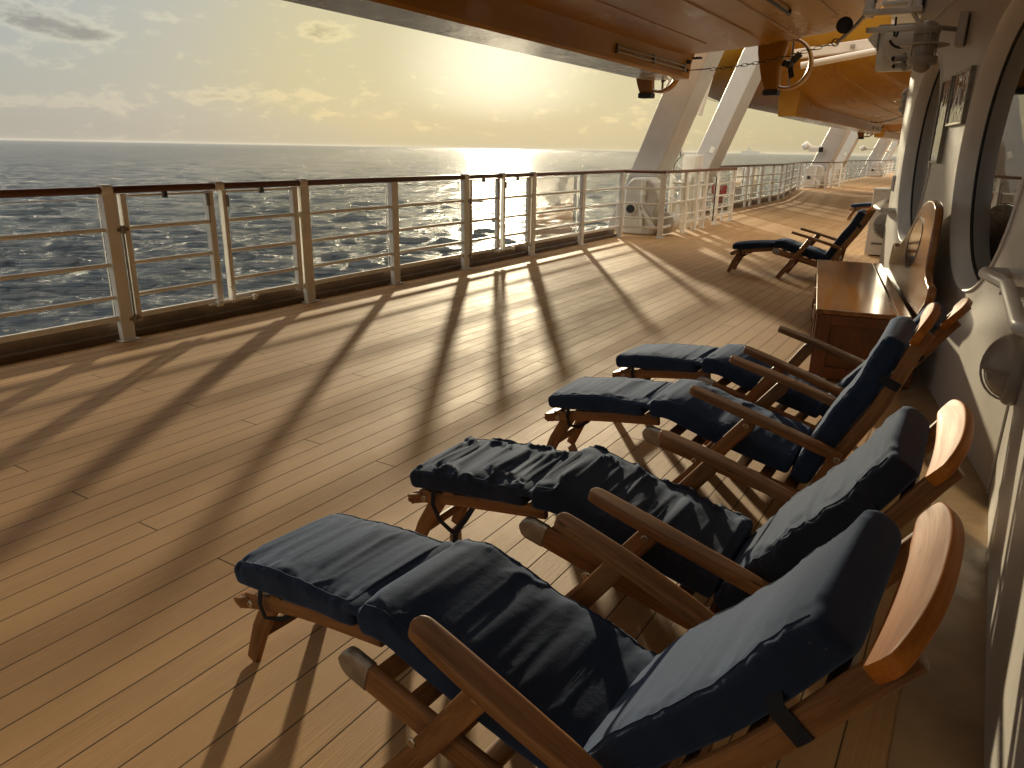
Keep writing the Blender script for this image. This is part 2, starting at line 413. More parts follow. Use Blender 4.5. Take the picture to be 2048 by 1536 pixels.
# ---------------------------------------------------------------- deck, sea
KX, KY = .252, 3.842                                # wall kink on the deck
dW = Vector((-.2087, .97798, 0)); nW = Vector((-.97798, -.2087, 0))
def onwall(s, z, o=0.): return Vector((KX, KY, z))+dW*s+nW*o
mb = MB(); dpl = [(6, -8), (6, 130), (-7.9, 130), (-7.8, 60), (-7.5, 36), (-7.40, 35.3), (-6.4, 28), (-6.2, 17.85), (-6.45, 17.7), (-6.45, 12.7), (-5.77, 12.6), (-5.77, -8)]
mb.add([(x, y, 0) for x, y in dpl]+[(x, y, -.5) for x, y in dpl], [tuple(range(12)), tuple(range(12, 24))]+[(k, (k+1) % 12, 12+(k+1) % 12, 12+k) for k in range(12)])
dk = struct(mb.build('deck', M_deck, smooth=False, origin=(0, 0, 0)))
mb = MB()
e1 = onwall(5.3, .004)
pts = [(.262, -6, .004), (.262, KY, .004), (e1.x, e1.y, .004), (-.88, 14, .004)]
pin = [(.262-.22, -6, .004), (.262-.22, KY-.05, .004), (e1.x-.22, e1.y-.03, .004), (-1.1, 14, .004)]
for k in range(3): mb.add([pin[k], pts[k], pts[k+1], pin[k+1]], [(0, 1, 2, 3)])
struct(mb.build('deck_margin_board', M_margin, smooth=False))

def make_sea():
    Z = -15.5
    az = np.concatenate([np.linspace(R(-84), R(4), 640), np.linspace(R(4), R(276), 90)[1:-1]])
    r = np.concatenate([[3.], 34*np.exp(np.linspace(0, math.log(45000/34.), 760))])
    A, Rr = np.meshgrid(az, r, indexing='ij'); X = Rr*np.sin(A); Y = Rr*np.cos(A)
    sp = np.maximum(np.gradient(r)[None, :]*np.ones_like(A), Rr*.0025)
    rng = np.random.RandomState(3); H = np.zeros_like(X)
    wind = R(-52)
    for k in range(70):
        lam = 1.6*1.052**k; a = wind+rng.normal(0, .42); ph = rng.rand()*6.28
        amp = .0100*lam**.92*min(1, (16./lam)**1.5)
        fade = np.clip((lam/sp-2.2)/2.5, 0, 1)
        kx, ky = math.sin(a)*2*math.pi/lam, math.cos(a)*2*math.pi/lam
        w = np.sin(kx*X+ky*Y+ph); H += amp*fade*(1-np.abs(w)*1.3+.3*w)
    Zz = Z+H
    na, nr = len(az), len(r); v = np.stack([X, Y, Zz], -1).reshape(-1, 3)
    ia = np.arange(na)[:, None]; ir = np.arange(nr-1)[None, :]; i2 = (ia+1) % na
    q = np.stack([ia*nr+ir, ia*nr+ir+1, i2*nr+ir+1, i2*nr+ir], -1).reshape(-1, 4)
    me = bpy.data.meshes.new('sea'); me.vertices.add(len(v)); me.vertices.foreach_set('co', v.ravel())
    me.loops.add(q.size); me.loops.foreach_set('vertex_index', q.ravel().astype(np.int32))
    me.polygons.add(len(q)); me.polygons.foreach_set('loop_start', np.arange(0, q.size, 4, dtype=np.int32)); me.polygons.foreach_set('loop_total', np.full(len(q), 4, np.int32))
    me.update(calc_edges=True); me.validate(); me.materials.append(M_sea)
    me.shade_smooth(); me.flip_normals()
    if me.polygons[1000].normal.z < 0: me.flip_normals()
    o = bpy.data.objects.new('sea', me); COL.objects.link(o); o['kind'] = 'structure'
make_sea()

# ---------------------------------------------------------------- cabin wall
WT = 5.2                                            # wall top
wall = thing('cabin_wall', (KX, KY, 0), 'cream painted steel deckhouse wall with two big round windows on the right', 'wall')
def wall_face():
    """flat oblique panel s 0..5.5 with two round holes, hole rims at o=0"""
    mb = MB(); S0, S1 = 0.0, 5.5
    WIN = [(1.33, 1.545, .80), (4.05, 1.545, .80)]
    n = 96
    panels = [(0.0, 2.7, WIN[0]), (2.7, 5.5, WIN[1])]
    for a, b, (cs, cz, rad) in panels:
        inner = []; outer = []
        for k in range(n):
            th = 2*math.pi*k/n; c_, s_ = math.cos(th), math.sin(th)
            inner.append(onwall(cs+rad*c_, cz+rad*s_))
            # ray to rectangle a..b , 0..WT
            ts = []
            if c_ > 1e-9: ts.append((b-cs)/c_)
            if c_ < -1e-9: ts.append((a-cs)/c_)
            if s_ > 1e-9: ts.append((WT-cz)/s_)
            if s_ < -1e-9: ts.append((0-cz)/s_)
            q = min(ts); outer.append(onwall(cs+q*c_, cz+q*s_))
        # add exact corners
        vs = inner+outer
        fs = [(k, (k+1) % n, n+(k+1) % n, n+k) for k in range(n)]
        mb.add(vs, fs)
        for (sx, zx) in ((a, 0), (b, 0), (b, WT), (a, WT)):
            th = math.atan2(zx-cz, sx-cs) % (2*math.pi); k = int(th/(2*math.pi)*n)
            mb.add([outer[k % n], onwall(sx, zx), outer[(k+1) % n]], [(0, 1, 2)])
    return mb
mb = wall_face()
mb.add([(KX, KY, 0), (KX, KY, WT), (KX, -7, WT), (KX, -7, 0)], [(0, 1, 2, 3)])
E5 = onwall(5.5, 0)
mb.add([tuple(E5), (E5.x, E5.y, WT), (E5.x+.05, 60, WT), (E5.x+.05, 60, 0)], [(0, 1, 2, 3)])
mb.build('wall_plate', M_wall, wall, smooth=False)
mb = MB(); mb.tube([onwall(0, 0, .006), onwall(0, WT, .006)], .006, 8); mb.build('corner_seam', M_wall, wall)
mb = MB(); mb.tube([onwall(0.02, 2.685, .006), onwall(5.49, 2.685, .006)], .007, 8); mb.build('weld_seam', M_wall, wall)
mb = MB(); mb.box(onwall(5.35, 1.22, .01), (.03, .05, .16)); mb.build('switch_plate', M_white, wall, bevel=.005)
for cs in (1.33, 4.05):
    # rim lip, reveal, seal, glass
    cz = 1.545
    mb = MB(); n = 96
    prof = [(.80, -.01), (.808, .006), (.80, .014), (.792, .010), (.775, -.035), (.762, -.085), (.757, -.11)]
    vs = []
    for r_, o_ in prof:
        for k in range(n):
            th = 2*math.pi*k/n; vs.append(onwall(cs+r_*math.cos(th), cz+r_*math.sin(th), o_))
    fs = [(i*n+k, i*n+(k+1) % n, (i+1)*n+(k+1) % n, (i+1)*n+k) for i in range(len(prof)-1) for k in range(n)]
    mb.add(vs, fs); w = mb.build('window', M_white, wall, angle=60)
    mb = MB(); mb.tube([onwall(cs+.755*math.cos(2*math.pi*k/64), cz+.755*math.sin(2*math.pi*k/64), -.10) for k in range(64)], .010, 8, closed=True)
    mb.build('seal', M_dark, w)
    mb = MB(); vs = [onwall(cs+.752*math.cos(2*math.pi*k/64), cz+.752*math.sin(2*math.pi*k/64), -.10) for k in range(64)]
    mb.add(vs, [tuple(range(64))]); mb.build('pane', M_glass, w, smooth=False)
# overhead deck above the promenade
mb = MB(); mb.bx((-.95, -7, 3.9), (3, 60, 4.1))
oh = struct(mb.build('overhead_deck', M_white2, smooth=False))
# beams below the overhead
for k, (x, z, s_) in enumerate(((-1.28, 3.52, .10), (-1.02, 3.50, .08))):
    pass
ob = thing('overhead_girder', (-1.2, 9, 2.7), 'white girder frame with cross pieces hung between lifeboat and wall', 'girder')
mb = MB(); mb.bx((-1.40, 8.9, 2.86), (-.86, 9.0, 2.91)); mb.bx((-1.40, 9.25, 2.74), (-.86, 9.35, 2.79)); mb.build('crossbar', M_white2, ob, bevel=.006)
mb = MB(); mb.bx((-1.30, 9.4, 3.02), (-.80, 14.5, 3.06)); mb.build('panel', M_white2, ob, bevel=.006)
mb = MB(); mb.tube([(-.90, 8.6, 3.2), (-.985, 9, 2.92), (-.86, 9, 2.74)], .022, 10); mb.build('pipe', M_white, ob)
for hx in (-.94, -1.40):
    mb = MB(); mb.bx((hx, 8.96, 2.88), (hx+.06, 9.27, 4.3)); mb.build('hanger', M_white2, ob, bevel=.006)

# ---------------------------------------------------------------- railing
RX = -5.58
BZ = (.35, .60, .865)
def railing(name, pts, posts, label, glass=True, curb=True, bars=BZ, gates=(), pane_mat_=None, ztop=1.155, woodr=True):
    """pts polyline of (x,y); posts list of (segment, t); gates list of (y0,y1) on segment 0"""
    root = thing(name, (*pts[0], 0), label, 'railing')
    P = [Vector((x, y, 0)) for x, y in pts]
    cuts = []
    hr = [p+Vector((0, 0, ztop)) for p in P]
    # handrail pieces
    joints = sorted([g for gg in gates for g in (gg[0]-.02, (gg[0]+gg[1])/2, gg[1]-.02)])
    if joints:
        seg = [P[0].y]+joints+[P[-1].y]; X = P[0].x
        for a, b in zip(seg[:-1], seg[1:]):
            mb = MB(); mb.loft([(X, a+.02, ztop), (X, b-.02, ztop)], (1, 0, 0), .085, .058, 2.6, 16); h = mb.build('handrail', M_rail, root)
            nb = max(1, int((b-a)/1.6))
            for k in range(nb):
                yy = a+(k+.5)*(b-a)/nb
                mb = MB(); mb.bx((X-.02, yy-.012, ztop-.075), (X+.02, yy+.012, ztop-.025)); mb.build('bracket', M_dark, h)
        for j in joints:
            mb = MB(); mb.loft([(X, j-.04, ztop+.001), (X, j+.04, ztop+.001)], (1, 0, 0), .108, .082, 2.6, 16); mb.build('rail_joint', M_white, root)
    else:
        mb = MB()
        for a, b in zip(hr[:-1], hr[1:]):
            d = (b-a).normalized(); mb.loft([a-d*.03, b+d*.03], Vector((-d.y, d.x, 0)), .085, .058, 2.6, 12)
        mb.build('handrail', M_rail if woodr else M_white, root)
    for (sg, tt) in posts:
        a, b = P[sg], P[sg+1]; c0 = a.lerp(b, tt); d = (b-a).normalized(); rot = Matrix.Rotation(math.atan2(d.y, d.x), 3, 'Z')
        mb = MB(); mb.box(c0+Vector((0, 0, (ztop-.02)/2+.006)), (.105, .062, ztop-.032), rot)
        po = mb.build('post', M_white2 if False else M_white, root, bevel=.006)
        mb = MB(); mb.box(c0+Vector((0, 0, .006)), (.16, .12, .010), rot); mb.build('foot_plate', M_white, po, bevel=.003)
    # bays
    for sg in range(len(P)-1):
        a, b = P[sg], P[sg+1]; d = (b-a); L = d.length; d.normalize(); nrm = Vector((-d.y, d.x, 0))
        if nrm.x > 0: nrm = -nrm                       # outboard
        ts = sorted([t_*L for (q, t_) in posts if q == sg])
        if not ts or ts[0] > .3: ts = [0.]+ts
        if ts[-1] < L-.3: ts = ts+[L]
        for u0, u1 in zip(ts[:-1], ts[1:]):
            isg = None
            for g in gates:
                if sg == 0 and abs(a.y+u0-g[0]) < .1: isg = g
            if isg: continue
            g0, g1 = a+d*(u0+.05), a+d*(u1-.05)
            for z in bars:
                mb = MB(); mb.tube([g0+Vector((0, 0, z)), g1+Vector((0, 0, z))], .017, 10); mb.build('crossbar', M_white, root)
            mb = MB(); mb.loft([g0+Vector((0, 0, .185)), g1+Vector((0, 0, .185))], nrm, .03, .045, 6, 12); mb.build('bottom_bar', M_white, root)
            if glass:
                mb = MB(); q0 = g0+nrm*.055; q1 = g1+nrm*.055
                mb.add([q0+Vector((0, 0, .20)), q1+Vector((0, 0, .20)), q1+Vector((0, 0, 1.09)), q0+Vector((0, 0, 1.09))], [(0, 1, 2, 3)])
                pn = mb.build('glass_pane', pane_mat_ or M_pane, root, smooth=False)
                mb = MB(); mb.tube([q0+Vector((0, 0, .20)), q0+Vector((0, 0, 1.09))], .004, 6); mb.tube([q1+Vector((0, 0, .20)), q1+Vector((0, 0, 1.09))], .004, 6); mb.tube([q0+Vector((0, 0, 1.09)), q1+Vector((0, 0, 1.09))], .004, 6)
                mb.build('pane_edge', M_white, pn)
    # gate leaves
    for (g0, g1) in gates:
        X = P[0].x; mid = (g0+g1)/2
        for (ya, yb, hinge) in ((g0+.085, mid-.055, -1), (mid+.03, g1-.085, 1)):
            gt = MB(); zb, zt = .14, 1.11
            gt.bx((X-.03, ya+.03, .165), (X+.005, yb-.03, .205)); g = gt.build('gate', M_white, root, bevel=.004)
            mb = MB(); mb.bx((X-.03, ya+.03, zt-.012), (X+.005, yb-.03, zt+.005)); mb.build('top_bar', M_white, g, bevel=.004)
            for yy, wd in ((ya+.028, .045), (yb-.028, .06)):
                mb = MB(); mb.bx((X-.035, yy-wd/2, zb), (X+.02, yy+wd/2, zt+.012)); mb.build('stile', M_white, g, bevel=.005)
            for z in bars:
                mb = MB(); mb.tube([(X, ya+.04, z), (X, yb-.04, z)], .017, 10); mb.build('crossbar', M_white, g)
            mb = MB(); mb.add([(X-.06, ya, .20), (X-.06, yb, .20), (X-.06, yb, 1.08), (X-.06, ya, 1.08)], [(0, 1, 2, 3)]); mb.build('glass_pane', M_pane, g, smooth=False)
            hy = ya-.02 if hinge < 0 else yb+.02
            mb = MB()
            for z in (.17, .86): mb.tube([(X+.03, hy, z-.03), (X+.03, hy, z+.03)], .02, 10); mb.bx((X+.01, hy-.045, z-.012), (X+.04, hy+.045, z+.012))
            mb.tube([(X+.03, hy, .2), (X+.03, hy, .84)], .008, 8); mb.build('hinge', M_steel if hinge < 0 else M_white, g)
        mb = MB(); mb.tube([(X+.04, mid-.22, .165), (X+.04, mid+.30, .165)], .011, 8); mb.tube([(X+.045, mid+.05, .17), (X+.05, mid+.01, .30)], .009, 8); mb.disc((X+.045, mid-.12, .165), (0, 1, 0), .028, .05); mb.disc((X+.045, mid+.25, .165), (0, 1, 0), .026, .03)
        mb.build('latch_bolt', M_white, root)
        mb = MB(); mb.bx((X+.02, mid-.13, 1.0), (X+.035, mid-.10, 1.10)); mb.bx((X+.025, mid-.12, .86), (X+.032, mid-.11, 1.0)); mb.build('latch', M_steel, root, bevel=.003)
        mb = MB(); mb.bx((X+.02, mid+.07, .98), (X+.035, mid+.09, 1.08)); mb.build('latch', M_steel, root, bevel=.003)
    return root
ys = [-6.6, -4.4, -2.2, -.3, 1.35, 3.194, 5.112, 6.421, 7.789, 9.474, 11.07]
Y1 = 12.62
railing('railing', [(RX, -6.6), (RX, Y1)], [(0, (y+6.6)/(Y1+6.6)) for y in ys]+[(0, 1.0)], 'long white railing with brown handrail, glass and hinged gates nearest the camera', gates=((3.194, 5.112), (7.789, 9.474)))
mb = MB(); mb.bx((-5.78, -7, 0), (RX-.10, Y1, .145)); mb.bx((-5.78, -7, .0), (RX-.035, Y1, .055))
struct(mb.build('waterway_curb', M_curb, smooth=False, bevel=.006))
EN1 = [(RX, 12.66), (-4.90, 12.88), (-4.97, 17.5), (-5.60, 17.75)]
railing('enclosure_railing', EN1, [(0, 1.), (1, .27), (1, .42), (1, .54), (1, .73), (1, 1.)], 'white railing jutting inboard around the first pair of davit pillars', glass=True, pane_mat_=M_pane)
railing('middle_railing', [(-5.88, 17.85), (-5.97, 26.5), (-6.14, 28), (-7.14, 35.3)], [(0, .06), (0, .33), (0, .5), (0, .7), (0, .86), (1, 0.), (1, 1.), (2, .4), (2, .95), (0, .57)], 'white railing that bends outboard midway down the deck')
mb = MB(); mb.poly([(-5.98, 17.85, 0), (-6.07, 26.5, 0), (-6.24, 28, 0), (-7.24, 35.3, 0), (-7.44, 35.3, 0), (-6.44, 28, 0), (-6.27, 26.5, 0), (-6.18, 17.85, 0)], (0, 0, .145)); struct(mb.build('far_waterway_curb', M_curb, smooth=False))
railing('far_enclosure_railing', [(-7.14, 35.5), (-7.18, 36.5), (-6.3, 36.9), (-6.26, 41.5), (-7.1, 42)], [(0, 0.), (0, 1.), (1, 1.), (2, .3), (2, .5), (2, .75), (2, 1.)], 'white railing jutting inboard around the second pair of davit pillars', glass=False)
railing('distant_railing', [(-7.35, 42.4), (-7.45, 59.0)], [(0, k/8) for k in range(9)], 'far straight white railing between second and third pillar pairs', glass=False)
railing('farthest_enclosure_railing', [(-7.5, 59.2), (-6.7, 61.8), (-6.75, 66.5), (-7.3, 67.2), (-7.3, 95)], [(0, 0.), (0, 1.), (1, .33), (1, .66), (1, 1.), (3, .1), (3, .2), (3, .3), (3, .45), (3, .6)], 'farthest white railing around the third pair of pillars at deck end', glass=False)

# ---------------------------------------------------------------- davit pillars
def pillar(x0, x1, ya, yb, label, ztop=4.9, zref=1.16, lean=.385):
    mb = MB(); q = lambda x, z: x+lean*(z-zref)
    a = [(q(x0, 0), ya, 0), (q(x1, 0), ya, 0), (q(x1, 0), yb, 0), (q(x0, 0), yb, 0)]
    b = [(q(x0, ztop), ya, ztop), (q(x1, ztop), ya, ztop), (q(x1, ztop), yb, ztop), (q(x0, ztop), yb, ztop)]
    r = thing('davit_pillar', (q(x0, 0), ya, 0), label, 'pillar', 'slanted davit pillars along the rail')
    mb.add(a+b, [(0, 1, 2, 3), (4, 5, 6, 7), (0, 1, 5, 4), (1, 2, 6, 5), (2, 3, 7, 6), (3, 0, 4, 7)])
    mb.build('shaft', M_pillar, r, smooth=False, bevel=.02)
    if abs(x1-x0) < .5 or yb > 40:
        z = 1.55; mb = MB(); mb.box((q((x0+x1)/2+.10, z), ya-.006, z), (.10, .012, .13), Matrix.Rotation(.36, 3, 'Y')); mb.build('label_plate', M_white, r, bevel=.003)
    mb = MB(); cx = q((x0+x1)/2, .05); mb.bx((cx-.42, ya-.06, .0), (cx+.42, yb+.06, .05)); mb.build('base_flange', M_pillar, r, bevel=.01)
    return r
pillar(-5.85, -5.30, 13.6, 14.35, 'wide near davit pillar behind the first railing recess, leaning inboard')
pillar(-5.79, -5.36, 16.8, 17.6, 'slimmer davit pillar with small plate just behind the near wide one')
pillar(-7.22, -6.41, 38.0, 39.0, 'davit pillar rising in front within the second railing recess')
pillar(-6.80, -6.30, 41.0, 41.9, 'slim davit pillar behind the second recess with small plate')
pillar(-7.9, -7.1, 62.3, 63.3, 'farthest wide davit pillar at the end of the deck', zref=1.4)
pillar(-7.3, -6.85, 65.6, 66.4, 'farthest slim davit pillar beside the cabin wall edge', zref=1.4)
# davit foot casings
def casing(x, y, sc, label):
    r = thing('davit_foot_casing', (x, y, 0), label, 'machinery casing', 'white davit foot casings inside the recesses')
    mb = MB(); mb.poly([(x-.36*sc, y, 0), (x+.22*sc, y, 0), (x+.30*sc, y, .45), (x+.33*sc, y, .62), (x+.24*sc, y, .95), (x+.12*sc, y, 1.04), (x-.18*sc, y, 1.03), (x-.30*sc, y, .92), (x-.36*sc, y, .55)], (0, .45, 0)); mb.build('housing', M_white2, r, bevel=.04, seg=3, smooth=True)
    mb = MB(); mb.tube([(x-.18*sc, y-.03, .47), (x-.18*sc, y+.02, .47)], .125, 24); k = mb.build('lug', M_white2, r, bevel=.01)
    mb = MB(); mb.disc((x-.18*sc, y-.045, .47), (0, 1, 0), .075, .05, 24); mb.build('bearing', M_dark, k)
    mb = MB(); mb.loft([(x+.02, y-.03, .52), (x+.30, y-.03, .14)], (0, 1, 0), .05, .07, 6, 12); mb.build('strut', M_white, r)
    mb = MB(); mb.loft([(x+.02, y-.03, .52), (x+.06, y-.03, .12)], (0, 1, 0), .05, .06, 6, 12); mb.build('strut', M_white, r)
    mb = MB(); mb.tube([(x+.06, y-.04, .6), (x+.05, y-.04, .98)], .045, 14); mb.tube([(x+.055, y-.04, .72), (x+.055, y-.04, .76)], .06, 14); mb.build('cylinder', M_white, r)
    mb = MB(); mb.lathe((x+.38, y+.25, .22), (0, 1, 0), [(.14, 0), (.20, .04), (.20, .34), (.14, .38)]); mb.build('winch_motor', M_white2, r)
    return r
casing(-5.42, 13.15, 1.0, 'white davit casing with dark bearing behind the near recess panes')
casing(-6.95, 37.45, 1.25, 'white davit casing with dark bearing in the second recess')
casing(-7.25, 62.0, 1.3, 'white davit casing in the farthest recess')
# control cabinet, mast, hose cabinet
r = thing('control_cabinet', (-5.2, 15.1, 0), 'tall white control cabinet on a post between the near pillars', 'cabinet')
mb = MB(); mb.bx((-5.34, 15.0, .95), (-5.02, 15.35, 1.45)); b = mb.build('box', M_white, r, bevel=.012)
mb = MB(); mb.bx((-5.25, 15.1, 0), (-5.13, 15.22, .95)); mb.build('stand', M_white, r, bevel=.005)
mb = MB(); mb.bx((-5.30, 14.988, .99), (-5.06, 14.999, 1.41)); mb.build('door', M_white, b, bevel=.003)
r = thing('hydraulic_post', (-5.42, 14.7, 0), 'thin white post with valve head and black hose beside the cabinet', 'post')
mb = MB(); mb.tube([(-5.42, 14.7, 0), (-5.42, 14.7, 1.48)], .045, 14); mb.build('pole', M_white, r)
mb = MB(); mb.bx((-5.48, 14.64, 1.48), (-5.28, 14.76, 1.56)); mb.tube([(-5.42, 14.7, 1.56), (-5.42, 14.7, 1.63)], .014, 8); mb.disc((-5.24, 14.7, 1.46), (1, 0, 0), .05, .03); mb.build('valve_head', M_white2, r, bevel=.004)
mb = MB(); mb.tube([(-5.27, 14.66, 1.5), (-5.26, 14.62, 1.40), (-5.31, 14.6, 1.33), (-5.36, 14.6, 1.25), (-5.37, 14.6, 1.1)], .010, 8); mb.build('hose', M_dark, r)
r = thing('pipe_rack', (-5.25, 14.2, 0), 'cluster of white hydraulic pipes standing in the near recess', 'pipework')
for k, (xx, yy, zz) in enumerate(((-5.28, 14.5, 1.0), (-5.20, 14.7, .9), (-5.12, 14.95, 1.02), (-5.16, 15.5, .98), (-5.2, 15.9, .8), (-5.22, 14.4, .6))):
    mb = MB(); mb.tube([(xx, yy, 0), (xx, yy, zz), (xx-.1, yy+.1, zz+.04)], .022+.008*(k % 3), 10); mb.build('pipe', M_white, r)
mb = MB(); mb.bx((-5.30, 14.4, .52), (-5.10, 16.0, .56)); mb.bx((-5.30, 14.4, .90), (-5.12, 16.0, .93)); mb.build('clamp_bar', M_white2, r, bevel=.003)
r = thing('hose_reel', (-5.2, 17.1, .4), 'red hose reel and valve hung behind the railing by second pillar', 'hose reel')
mb = MB(); mb.bx((-5.34, 17.05, .60), (-5.19, 17.15, .80)); mb.bx((-5.15, 17.05, .60), (-5.0, 17.15, .80)); mb.build('reel', M_red, r, bevel=.03, seg=3)
mb = MB(); mb.bx((-5.32, 17.08, .0), (-5.28, 17.12, .6)); mb.bx((-5.08, 17.08, .0), (-5.04, 17.12, .6)); mb.build('stand', M_white, r)
mb = MB(); mb.bx((-5.30, 17.06, .40), (-5.06, 17.12, .56)); mb.build('valve', simple('dull_red', (.16, .03, .025), .4), r, bevel=.02)
mb = MB(); mb.poly([(-5.33, 17.0, .93), (-5.09, 17.0, .93), (-5.21, 17.0, 1.06)], (0, .02, 0)); tag(mb.build('warning_sign', M_white2, smooth=False), 'pale triangular sign on the railing above the red hose reel', 'sign')
# pole on near railing enclosure gate (dark rod with handle)
mb = MB(); mb.tube([(-4.90, 15.95, .1), (-4.90, 15.95, 1.0), (-4.92, 15.90, 1.04)], .012, 8); mb.tube([(-4.90, 15.95, .88), (-4.90, 15.82, .87), (-4.90, 15.82, .62), (-4.90, 15.95, .61)], .009, 8)
tag(mb.build('gate_bolt_rod', M_dark), 'thin dark vertical bolt rod on the recess railing gate', 'bolt')

# floodlights on far pillars
def flood(x, y, z, L, label):
    r = thing('floodlight', (x, y, z), label, 'floodlight', 'white floodlights reaching outboard of the pillars')
    mb = MB(); mb.lathe((x, y, z), (-.7, -.2, .15), [(.06, -.2), (.10, -.1), (.2, .1), (.21, .13), (.05, .28)]); mb.build('lamp_head', M_white, r)
    mb = MB(); mb.tube([(x, y, z-.02), (x+L, y, z-.02)], .03, 8); mb.build('arm', M_white, r)
    return r
f1 = flood(-7.45, 37.8, 1.85, .55, 'pale floodlight with boxy ballast beside the second pillar pair')
mb = MB(); mb.bx((-7.40, 37.7, 1.62), (-6.95, 37.9, 1.80)); mb.build('ballast_box', M_white, f1, bevel=.01)
mb = MB(); mb.bx((-6.95, 37.68, 1.60), (-6.80, 37.92, 1.82)); mb.build('end_box', M_dark, f1, bevel=.01)
flood(-8.0, 60, 1.95, .8, 'small pale floodlight before the farthest pillar pair')
flood(-7.05, 64.5, 1.9, .3, 'tiny floodlight between the farthest pillars near the wall')

